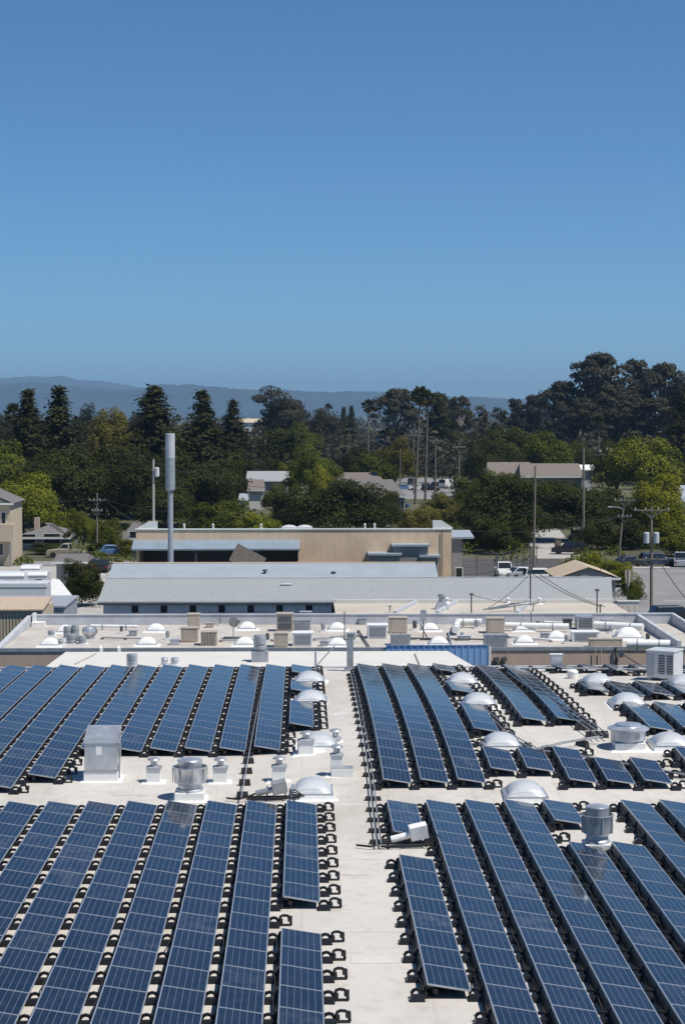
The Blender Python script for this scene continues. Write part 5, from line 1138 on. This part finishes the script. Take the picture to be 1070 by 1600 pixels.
wire(W[911][0]-Vector((0, 0, 9)), W[966][4], 'short wire from the thick pole to the leaning pole', .4)
wire(atd(720, 828, 205), W[966][6], 'wire from the tan block building to the leaning pole', 1.0)
wire(W[1017][4], atd(1110, 862, 160), 'wire from the transformer pole to the right edge, lower', .5)
wire(W[1017][0], W[966][2], 'wire from the transformer pole to the leaning pole', .7)
wire(W[1017][6], atd(1110, 975, 150), 'slack wire falling to the right of the transformer pole', .5)
for i, x in enumerate((0, .5)):
    wire(atd(832+x*20, 897, 132), atd(938+x*12, 948, 132), 'cable from the tall thin mast to the shed corner, %s' % ('upper' if i == 0 else 'lower'), .25, .03)
wire(atd(827, 897, 132), atd(762, 950, 130), 'cable from the tall thin mast down to the pipe run', .2, .02)
wire(atd(738, 930, 130), atd(835, 945, 132), 'cable from the grey mast along the beige shed', .15, .02)
wire(atd(966, 1017, 110), atd(1018, 1047, 101), 'dark cable from the wall lamp to the air conditioner', .1, .03)

# ================================================================== TREES
rngT = np.random.default_rng(11)
def unit(v): return v/np.maximum(1e-6, np.linalg.norm(v, axis=-1, keepdims=True))
def leaf_quads(rng, C, out, size, up=.3, asp=.62, zs=1.0, rnd=.85):
    n = len(C); N = unit(out*.95 + rng.normal(size=(n, 3))*rnd*.42 + np.array([0, 0, up])); t = unit(np.cross(N, rng.normal(size=(n, 3)))); b = np.cross(N, t)
    s = size*rng.uniform(.6, 1.35, (n, 1)); t = t*s; b = b*s*asp
    sc = np.array([1, 1, zs]); t = t*sc; b = b*sc
    V = np.stack([C-t*.9, C-b, C+t*1.1, C+b], 1).reshape(-1, 3); Q = np.arange(4*n).reshape(n, 4)
    return V, Q
def crown_broad(seed, cb=.12, nl=72, per=400, flat=1.0, size=.029, lobe=(.22, .40), asym=0.0, low=-.45, zs=.6):
    rng = np.random.default_rng(seed); Cs = []; Os = []; cz = cb+(1-cb)*.5; rz = (1-cb)*.5
    for k in range(nl):
        d = unit(rng.normal(size=3)); 
        if d[2] < low: d[2] *= -.5
        r = rng.uniform(.35, 1.0) if k > nl*.25 else rng.uniform(0, .4)
        lr = rng.uniform(*lobe); c = d*r*(1-lr*.55)
        a = unit(rng.normal(size=(per, 3))); rad = lr*rng.uniform(.72, 1.05, (per, 1))
        p = c + a*rad*np.array([1, 1, flat]); 
        Cs.append(p); Os.append(unit(a*.7+unit(p)*.5))
    P = np.concatenate(Cs); O = np.concatenate(Os)
    P[:, :2] *= 1+.55*np.maximum(0, -P[:, 2:3]); P[:, 0] += asym*np.maximum(0, P[:, 2]); P[:, 2] = P[:, 2]*rz+cz
    k = P[:, 2] > cb*.55; P, O = P[k], O[k]
    mxr = np.percentile(np.hypot(P[:, 0], P[:, 1]), 98); P[:, :2] /= mxr; P[:, 2] = (P[:, 2]-cb)/(np.percentile(P[:, 2], 99.7)-cb)*(1-cb)+cb
    V, Q = leaf_quads(rng, P, O, size, zs=zs); return mesh_np('crown', V, Q)
def crown_conifer(seed, nw=26, droop=.10, size=.055, taper=.85, rag=.35):
    rng = np.random.default_rng(seed); P = []; O = []
    for i in range(nw):
        z = .08+.90*(i/(nw-1))**.92; Rz = (1-z)**taper*1.12+.012; nb = int(9+7*(1-z))
        for k in range(nb):
            a = rng.uniform(0, 6.283); L = Rz*rng.uniform(1-rag, 1.08); m = int(12+48*L)
            t = rng.uniform(.12, 1, m)**.75; dr = droop*rng.uniform(.4, 1.4)
            x = np.cos(a)*L*t; y = np.sin(a)*L*t; zz = z - dr*t**1.4*L*.8 + .03*t*0
            J = rng.normal(size=(m, 3))*np.array([.045, .045, .014]); p = np.stack([x, y, zz], 1)+J
            P.append(p); O.append(np.stack([np.full(m, np.cos(a)*.6), np.full(m, np.sin(a)*.6), np.full(m, .5)], 1)+J*4)
    P = np.concatenate(P); O = unit(np.concatenate(O)); V, Q = leaf_quads(rng, P, O, size, up=.4, asp=.5, zs=.32); return mesh_np('crown', V, Q)
def tree_trunk(seed, kind):
    rng = np.random.default_rng(seed); b = MB()
    if kind == 'conifer':
        b.tube([(0, 0, 0), (.005, 0, .5), (0, 0, .96)], .055, 7, .008)
    elif kind == 'broad':
        b.tube([(0, 0, 0), (.02, .01, .2), (0, .02, .42)], .085, 8, .05)
        for k in range(7):
            a = k*.9+rng.uniform(-.3, .3); L = rng.uniform(.35, .65); b.tube([(0, .01, .22+.02*k), (math.cos(a)*L*.5, math.sin(a)*L*.5, .42+.03*k), (math.cos(a)*L, math.sin(a)*L, .62+.03*k)], .035, 5, .01)
    return b.mesh('trunk', True)
def euca(seed, nc=64, per=150, gap=.82):
    rng = np.random.default_rng(seed); P = []; O = []; b = MB()
    b.tube([(0, 0, 0), (.03, .01, .25), (-.01, 0, .5), (.02, 0, .72)], .07, 7, .025)
    for k in range(nc):
        z = rng.uniform(.26, .97); env = math.sqrt(max(.03, 1-((z-.60)/.42)**2)); a = rng.uniform(0, 6.283); r = env*rng.uniform(.25, .86)*(1 if z < .9 else .6)
        c = np.array([math.cos(a)*r, math.sin(a)*r, z]); lr = rng.uniform(.17, .30)*gap; n = per
        d = unit(rng.normal(size=(n, 3))); d[:, 2] = np.where(d[:, 2] < -.2, -d[:, 2]*.6, d[:, 2])
        p = c+d*lr*rng.uniform(.6, 1.05, (n, 1))*np.array([1, 1, .30]); P.append(p); O.append(unit(d+np.array([0, 0, .2])))
        m = rng.integers(18, 40); h = c+rng.normal(size=(m, 3))*np.array([lr*.4, lr*.4, .03])-np.array([0, 0, .05]); P.append(h); O.append(unit(rng.normal(size=(m, 3))))
        if k % 2 == 0:
            z0 = max(.15, z-rng.uniform(.2, .35)); b.tube([(0.01, 0, z0), (c[0]*.55, c[1]*.55, z0+(z-z0)*.55), (c[0]*.95, c[1]*.95, z-.01)], .028, 5, .008)
    P = np.concatenate(P); O = np.concatenate(O); P[:, :2] /= np.percentile(np.hypot(P[:, 0], P[:, 1]), 99); P[:, 2] = P[:, 2]/P[:, 2].max()
    V, Q = leaf_quads(rng, P, O, .040, zs=.4, asp=.6); return mesh_np('crown', V, Q), b.mesh('trunk', True)
def crown_hedge(seed, n=7000):
    rng = np.random.default_rng(seed); d = unit(rng.normal(size=(n, 3))); e = .45
    p = np.sign(d)*np.abs(d)**e; p = p/np.max(np.abs(p), axis=1, keepdims=True)*rng.uniform(.78, 1.02, (n, 1)); o = d.copy()
    bump = .07*np.sin(p[:, :1]*9+p[:, 1:2]*5)+.05*np.sin(p[:, :1]*23+2); p = p*(1+bump); p[:, 2] = np.clip(p[:, 2]*.5+.5, 0, None); p[:, 2] /= p[:, 2].max()
    V, Q = leaf_quads(rng, p, o, .05, zs=.6); return mesh_np('foliage', V, Q)
def bark_and(cm, tm): return (cm, tm)
TB = tree_trunk(1, 'broad'); TC = tree_trunk(2, 'conifer')
PROTO = {'broadA': (crown_broad(21), TB), 'broadB': (crown_broad(22, .05, 80, 400, size=.028, low=-.8), TB), 'broadC': (crown_broad(23, .14, 62, 420, asym=.15, lobe=(.18, .36)), TB),
         'shrub': (crown_broad(24, .0, 54, 380, size=.036, low=-1), TB), 'cypress': (crown_broad(25, .2, 64, 380, flat=.42, asym=-.18, lobe=(.24, .42)), TB),
         'conA': (crown_conifer(31, 30, .12, .045, 1.0), TC), 'conB': (crown_conifer(32, 24, .18, .05, .95, .5), TC), 'conC': (crown_conifer(33, 28, .04, .045, .72, .5), TC),
         'eucA': euca(41), 'eucB': euca(42, 56, 160), 'eucC': euca(43, 72, 140, .75), 'hedge': (crown_hedge(51), None)}
BASEMAT = M['lf_mid']
for cm, tm in PROTO.values():
    if not cm.materials: cm.materials.append(BASEMAT)
    if tm is not None and not tm.materials: tm.materials.append(M['bark'])
KIND = {'broadA': 'broadleaf_tree', 'broadB': 'broadleaf_tree', 'broadC': 'broadleaf_tree', 'shrub': 'shrub', 'cypress': 'cypress_tree', 'conA': 'conifer_tree', 'conB': 'conifer_tree', 'conC': 'conifer_tree', 'eucA': 'eucalyptus_tree', 'eucB': 'eucalyptus_tree', 'eucC': 'eucalyptus_tree', 'hedge': 'hedge'}
def tree(kind, px, top, wpx, Y, mt, label, dp=1.0, group=None):
    p = atd(px, top, Y); h = max(1.0, p.z); w = wpx*Y/FPX*{'con': 2.3, 'bro': 1.16, 'shr': 1.15}.get(kind[:3], 1.18)
    root = empty(KIND[kind], (p.x, Y, 0), 0, label, 'hedge' if kind == 'hedge' else ('shrub' if kind == 'shrub' else 'tree'), group)
    cm, tm = PROTO[kind]; rz = rngT.uniform(0, 6.28) if kind not in ('cypress', 'hedge') else 0
    c = link('crown' if kind != 'hedge' else 'foliage', cm, None, root); c.scale = (w/2, w/2*dp, h); c.rotation_euler = (0, 0, rz); c.material_slots[0].link = 'OBJECT'; c.material_slots[0].material = M[mt]
    if tm is not None:
        t = link('trunk', tm, None, root); s = w/2
        if kind == 'shrub': s = w*.18
        elif kind[:3] not in ('euc',): s = min(s, h*.32)
        t.scale = (s, s, h); t.rotation_euler = (0, 0, rz)
        if kind[:3] == 'euc': t.material_slots[0].link = 'OBJECT'; t.material_slots[0].material = M['palebark']
    return root
TREES = [
 ('broadB', 36, 741, 108, 285, 'lf_bright', 'large bright green tree at the left edge behind the tan house'),
 ('broadC', 131, 800, 44, 258, 'lf_bright', 'small light green tree beside the dark wooden pole'),
 ('shrub', 166, 812, 52, 262, 'lf_mid', 'dark bushy tree just right of the small light green tree'),
 ('shrub', 128, 876, 72, 186, 'lf_dark', 'dark shrub at the left end of the halls'),
 ('shrub', 205, 842, 44, 252, 'lf_olive', 'olive bush left of the tan block building'),
 ('shrub', 152, 845, 40, 256, 'lf_dark', 'low dark bush under the dark wooden pole'),
 ('shrub', 75, 848, 60, 255, 'lf_dark', 'low hedge like bush in front of the left bungalow'),
 ('broadA', 100, 706, 130, 318, 'lf_dark', 'dark oak behind the left bungalow'),
 ('broadB', 172, 698, 130, 322, 'lf_dark', 'wide dark oak between the bright tree and the pale pole'),
 ('broadA', 222, 712, 110, 312, 'lf_dark', 'dark oak directly behind the pale transformer pole'),
 ('broadC', 300, 706, 150, 316, 'lf_dark', 'wide dark oak right of the antenna pole'),
 ('broadB', 340, 722, 74, 322, 'lf_dark', 'dark tree left of the pale flat house'),
 ('broadA', 258, 760, 90, 290, 'lf_dark', 'low dark oak crown behind the antenna pole'),
 ('broadC', 15, 690, 90, 330, 'lf_mid', 'mid green tree at the far left edge'),
 ('conA', 45, 608, 78, 340, 'lf_con', 'dark spire conifer, left of the twin conifers'),
 ('conA', 92, 604, 84, 345, 'lf_con', 'dark spire conifer, right of the twin conifers'),
 ('conC', 240, 604, 96, 345, 'lf_con', 'broad ragged dark conifer behind the antenna pole'),
 ('conB', 316, 611, 84, 350, 'lf_con', 'layered pointed conifer right of the antenna pole'),
 ('conB', 364, 625, 60, 420, 'lf_con', 'small pointed conifer left of the flat topped cypress'),
 ('broadA', 173, 641, 82, 362, 'lf_olive', 'rounded olive green tree between the conifers'),
 ('broadC', 130, 633, 44, 560, 'lf_con', 'far dark crown behind the twin conifers'),
 ('broadB', 212, 648, 50, 480, 'lf_euca', 'far grey green crown left of the ragged conifer'),
 ('broadA', 8, 648, 46, 420, 'lf_euca', 'far grey tree at the left edge under the hills'),
 ('broadC', 285, 668, 90, 370, 'lf_mid', 'mid green crown below the layered conifer'),
 ('broadB', 335, 690, 80, 360, 'lf_mid', 'mid green crown left of the clipped hedge'),
 ('shrub', 345, 782, 100, 272, 'lf_mid', 'green bushes rising behind the dark bay awning'),
 ('shrub', 398, 802, 70, 262, 'lf_bright', 'yellow green low bush behind the awning end'),
 ('broadC', 428, 756, 46, 330, 'lf_mid', 'loose green tree in front of the pale flat house'),
 ('broadB', 528, 750, 150, 285, 'lf_dark', 'very wide dark green tree behind the tan block wall'),
 ('shrub', 455, 770, 70, 290, 'lf_dark', 'dark bush left of the very wide dark green tree'),
 ('broadC', 492, 700, 76, 372, 'lf_mid', 'mid green tree left of the grey brown bungalow'),
 ('shrub', 500, 730, 40, 365, 'lf_lime', 'small yellow green shrub beside the bungalow'),
 ('shrub', 447, 724, 30, 412, 'lf_lime', 'small lime shrub right of the long clipped hedge'),
 ('cypress', 446, 606, 84, 600, 'lf_euca', 'flat topped leaning cypress under the hills'),
 ('broadB', 497, 640, 70, 580, 'lf_euca', 'dull green tree right of the flat topped cypress'),
 ('broadC', 478, 662, 60, 520, 'lf_mid', 'mid green far tree below the flat topped cypress'),
 ('conB', 537, 636, 24, 720, 'lf_con', 'tiny far conifer, left of a pair'), ('conB', 549, 634, 26, 720, 'lf_con', 'tiny far conifer, right of a pair'),
 ('broadB', 556, 700, 60, 430, 'lf_dark', 'dark crown below the short palm'),
 ('broadC', 614, 684, 66, 420, 'lf_olive', 'yellowish olive tree left of the tall palms'),
 ('shrub', 580, 712, 70, 405, 'lf_mid', 'green shrub mass behind the bungalow roof'),
 ('broadA', 595, 705, 60, 440, 'lf_mid', 'mid green crown behind the olive tree'),
 ('eucA', 618, 606, 84, 640, 'lf_euca', 'tall grey eucalyptus left of the tall palms'),
 ('conC', 685, 622, 44, 590, 'lf_con', 'dark dense conifer right behind the tall palms'),
 ('eucB', 722, 618, 72, 620, 'lf_euca', 'grey domed eucalyptus right of the dark conifer'),
 ('eucC', 690, 612, 60, 660, 'lf_euca', 'grey eucalyptus peeking behind the dark conifer'),
 ('conB', 757, 641, 26, 700, 'lf_con', 'small far pointed tree left of the eucalyptus grove'),
 ('broadA', 712, 675, 84, 600, 'lf_dark', 'dark mass of foliage behind the T poles'),
 ('broadB', 758, 690, 84, 430, 'lf_dark', 'dark oak right of the T poles'),
 ('broadC', 655, 700, 70, 600, 'lf_dark', 'dark crown behind the palm trunks'),
 ('broadA', 790, 668, 110, 450, 'lf_dark', 'dark rounded oak left of the mid green dome tree'),
 ('broadB', 862, 677, 94, 400, 'lf_mid', 'mid green dome tree above the brown roofs'),
 ('broadC', 962, 690, 80, 372, 'lf_mid', 'green tree left part of the bright clump'),
 ('broadA', 1004, 684, 116, 362, 'lf_bright', 'large bright green tree above the street trees'),
 ('broadB', 1024, 742, 100, 268, 'lf_lime', 'yellow green street tree by the transformer pole'),
 ('broadB', 790, 742, 132, 268, 'lf_dark', 'large black green oak right of the tan block building'),
 ('broadB', 893, 752, 130, 280, 'lf_dark', 'dark oak shading the side street'),
 ('broadB', 955, 765, 90, 285, 'lf_dark', 'dark tree behind the leaning pole'),
 ('shrub', 838, 770, 74, 318, 'lf_dark', 'dark crown behind the tall plain pole'),
 ('shrub', 728, 745, 50, 350, 'lf_mid', 'green bush in front of the right T pole'),
 ('shrub', 770, 735, 60, 345, 'lf_mid', 'green bush below the white dormer house'),
 ('shrub', 838, 752, 60, 330, 'lf_bright', 'light green bush under the brown roofed house'),
 ('shrub', 690, 770, 70, 310, 'lf_olive', 'thin olive shrub near the far car park'),
 ('shrub', 650, 795, 60, 290, 'lf_olive', 'small olive tree left of the white parapet end'),
 ('shrub', 700, 815, 40, 262, 'lf_mid', 'green bush behind the white parapet end'),
 ('shrub', 925, 862, 60, 208, 'lf_bright', 'rounded green hedge bush behind the tan gable house'),
 ('shrub', 895, 872, 44, 212, 'lf_mid', 'smaller green bush left of the rounded hedge bush'),
 ('shrub', 965, 876, 50, 206, 'lf_bright', 'light green bush right of the tan gable house'),
 ('shrub', 988, 905, 40, 188, 'lf_mid', 'green bush at the street behind the feather flag'),
 ('conC', 1066, 608, 50, 420, 'lf_con', 'dark conifer at the right edge before the eucalyptus grove'),
 ('eucB', 802, 622, 60, 650, 'lf_euca', 'low flat crowned eucalyptus left of the grove'),
 ('eucC', 838, 616, 62, 640, 'lf_euca', 'eucalyptus at the left shoulder of the grove'),
 ('eucA', 876, 594, 84, 620, 'lf_euca', 'eucalyptus second from left in the grove'),
 ('eucC', 940, 550, 120, 610, 'lf_euca', 'tallest eucalyptus at the centre of the grove'),
 ('eucB', 990, 560, 96, 630, 'lf_euca', 'tall eucalyptus right of the tallest one'),
 ('eucA', 1036, 566, 100, 615, 'lf_euca', 'tall eucalyptus at the right of the grove'),
 ('eucA', 1085, 600, 90, 610, 'lf_euca', 'eucalyptus cut by the right picture edge'),
 ('eucC', 905, 620, 90, 580, 'lf_euca', 'lower front eucalyptus in the grove, left'),
 ('eucB', 965, 615, 110, 585, 'lf_euca', 'lower front eucalyptus in the grove, middle'),
 ('eucC', 1020, 620, 100, 580, 'lf_euca', 'lower front eucalyptus in the grove, right'),
 ('broadA', 905, 690, 60, 430, 'lf_dark', 'dark crown below the grove behind the small palm'),
 ('broadB', 820, 690, 70, 470, 'lf_dark', 'dark crown left below the grove'),
 ('shrub', 745, 800, 56, 258, 'lf_dark', 'dark undergrowth bush behind the yard fence, left'),
 ('shrub', 775, 815, 60, 254, 'lf_dark', 'dark undergrowth bush behind the yard fence, right'),
 ('shrub', 812, 812, 48, 262, 'lf_dark', 'dark bush left of the sunlit side street'),
 ('shrub', 935, 810, 66, 262, 'lf_dark', 'dark bush behind the thick plain pole'),
 ('shrub', 985, 812, 60, 262, 'lf_dark', 'dark bush in the shade left of the lime tree'),
 ('shrub', 1048, 815, 60, 250, 'lf_bright', 'light green bush under the lime tree at the right'),
 ('broadB', 600, 768, 60, 300, 'lf_dark', 'dark green crown at the right of the very wide tree'),
 ('shrub', 865, 812, 36, 330, 'lf_dark', 'dark bush closing the end of the side street'),
 ('broadA', 668, 790, 44, 300, 'lf_olive', 'sparse olive tree in front of the far car park'),
 ('broadC', 1050, 705, 60, 400, 'lf_dark', 'dark crown under the right edge conifer'),
]
for t in TREES: tree(*t)
tree('hedge', 396, 668, 124, 440, 'lf_dark', 'long dark rounded hedge of trees above the pale house', .35)
tree('hedge', 403, 716, 62, 415, 'lf_dark', 'clipped dark hedge above the pale flat house', .2)

def palm(px, top, yb, Y, rad, label, lean=0, skirt=True, seed=0, cut=0):
    rng = np.random.default_rng(100+seed); t = atd(px, top+rad*FPX/Y*.55, Y); a = atd(px+lean, yb, Y); h = t.z; dx = a.x-t.x
    root = empty('palm_tree', (a.x, Y, 0), 0, label, 'tree', 'fan palms')
    b = MB(); b.tube([(0, 0, 0), (-dx*.35, 0, h*.35), (-dx*.75, 0, h*.72), (-dx, 0, h)], .27, 8, .17); b.build('trunk', M['palm_trunk'], root, smooth=True)
    def fronds(n, el0, el1, L, name, mt, droop):
        b = MB()
        for k in range(n):
            az = rng.uniform(0, 6.283); el = rng.uniform(el0, el1); d = Vector((math.cos(az)*math.cos(el), math.sin(az)*math.cos(el), math.sin(el))); s = Vector((-math.sin(az), math.cos(az), 0)); u = s.cross(d)*-1
            l = L*rng.uniform(.85, 1.1); o = Vector((-dx, 0, h)); hub = o+d*l*.42
            b.tube([o, hub], .03, 3)
            for j in range(9):
                ang = (j-4)/4*1.25; dd = (d*math.cos(ang)+s*math.sin(ang)); tip = hub+dd*l*.6*(1-.12*abs(ang))-Vector((0, 0, droop*l*(.15+.1*abs(ang)))); wv = dd.cross(Vector((0, 0, 1))).normalized()*.075*l
                m_ = hub.lerp(tip, .55)+Vector((0, 0, .04*l)); b.add([hub, m_-wv, tip, m_+wv], [(0, 1, 2, 3)])
        b.build(name, M[mt], root)
    fronds(38, -.35, 1.35, rad, 'fronds', 'lf_palm', .6)
    if skirt: fronds(26, -1.35, -.55, rad*.78, 'dry_skirt', 'lf_dead', .8)
    return root
palm(656, 608, 782, 395, 2.5, 'tallest fan palm with a pale bare trunk near the centre', -8, seed=1)
palm(668, 613, 762, 410, 2.2, 'tall palm close beside the tallest one, half hidden', -4, seed=2)
palm(575, 627, 735, 470, 2.2, 'shorter fan palm with a dry skirt left of the tall palms', 0, seed=3)
palm(935, 651, 702, 520, 2.0, 'small thin palm in front of the eucalyptus grove', -1, seed=4)
palm(24, 636, 715, 360, 2.6, 'palm with drooping dry fronds beside the left conifers', 0, seed=5)
palm(513, 632, 690, 640, 1.6, 'tiny far palm below the hills', 0, False, seed=6)
palm(783, 648, 690, 560, 1.8, 'far little palm left of the eucalyptus grove', 0, False, seed=7)

# far woodland: one mass of distant crowns down to the foot of the hills
def far_wood():
    rng = np.random.default_rng(77); P = []; O = []; S = []
    for k in range(1500):
        Y = 470*(7500/470)**rng.uniform(0, 1)**1.15; px = rng.uniform(-250, 1320); x = (px-VPX)*Y/FPX
        h = rng.uniform(7, 15)*(1 if Y < 1500 else 1.0); r = rng.uniform(.45, .8)*h*.8
        m = int(np.clip(190*700/Y, 26, 170)); d = unit(rng.normal(size=(m, 3))); d[:, 2] = np.abs(d[:, 2])
        lob = 1+.25*np.sin(d[:, :1]*6+k)*np.cos(d[:, 1:2]*7+k*2)
        p = d*rng.uniform(.7, 1.0, (m, 1))*np.array([r, r, h*.72])*lob+np.array([x, Y, h*.25]); P.append(p); O.append(d); S.append(np.full((m, 1), .16*r*max(1, (170/m)**.5)*.8))
    P = np.concatenate(P); O = np.concatenate(O); S = np.concatenate(S); V, Q = leaf_quads(rng, P, O, 1.0*S, zs=1.0)
    tag(link('distant_woodland', mesh_np('distant_woodland', V, Q), M['lf_euca']), 'distant mass of dark trees between the houses and the hills', 'woodland', kind='stuff')
far_wood()
# low undergrowth along fences and verges
def under():
    rng = np.random.default_rng(78); P = []; O = []
    for k in range(420):
        Y = rng.uniform(236, 430); px = rng.uniform(-80, 1150); p0 = atd(px, 700, Y)
        if 838 < px < 905 and Y < 330: continue
        if 975 < px and Y < 245: continue
        if 620 < px < 710 and 370 < Y < 430: continue
        h = rng.uniform(.8, 2.6); r = h*rng.uniform(.8, 1.6); m = 140; d = unit(rng.normal(size=(m, 3))); d[:, 2] = np.abs(d[:, 2])
        P.append(d*rng.uniform(.6, 1, (m, 1))*np.array([r, r, h])+np.array([p0.x, Y, 0])); O.append(d)
    P = np.concatenate(P); O = np.concatenate(O); V, Q = leaf_quads(rng, P, O, .21); tag(link('undergrowth', mesh_np('undergrowth', V, Q), M['lf_mid']), 'low scrub and verge plants between the houses', 'undergrowth', kind='stuff')
under()

# ================================================================== HAZE
b = MB(); b.box(-29500, 29500, -300, 27500, -3.0, 470)
hz = b.build('haze', None); hm = bpy.data.materials.new('pale_sea_haze'); hm.use_nodes = True; nt = hm.node_tree; nt.nodes.clear()
pv = nd(nt, 'ShaderNodeVolumePrincipled'); pv.inputs['Color'].default_value = (0.44, 0.70, 1.0, 1); pv.inputs['Density'].default_value = 0.74e-4; pv.inputs['Anisotropy'].default_value = 0.15
om = nd(nt, 'ShaderNodeOutputMaterial'); nt.links.new(pv.outputs[0], om.inputs['Volume']); hz.data.materials.append(hm)
tag(hz, 'thin blue sea haze filling the air over the town', 'haze', kind='stuff')
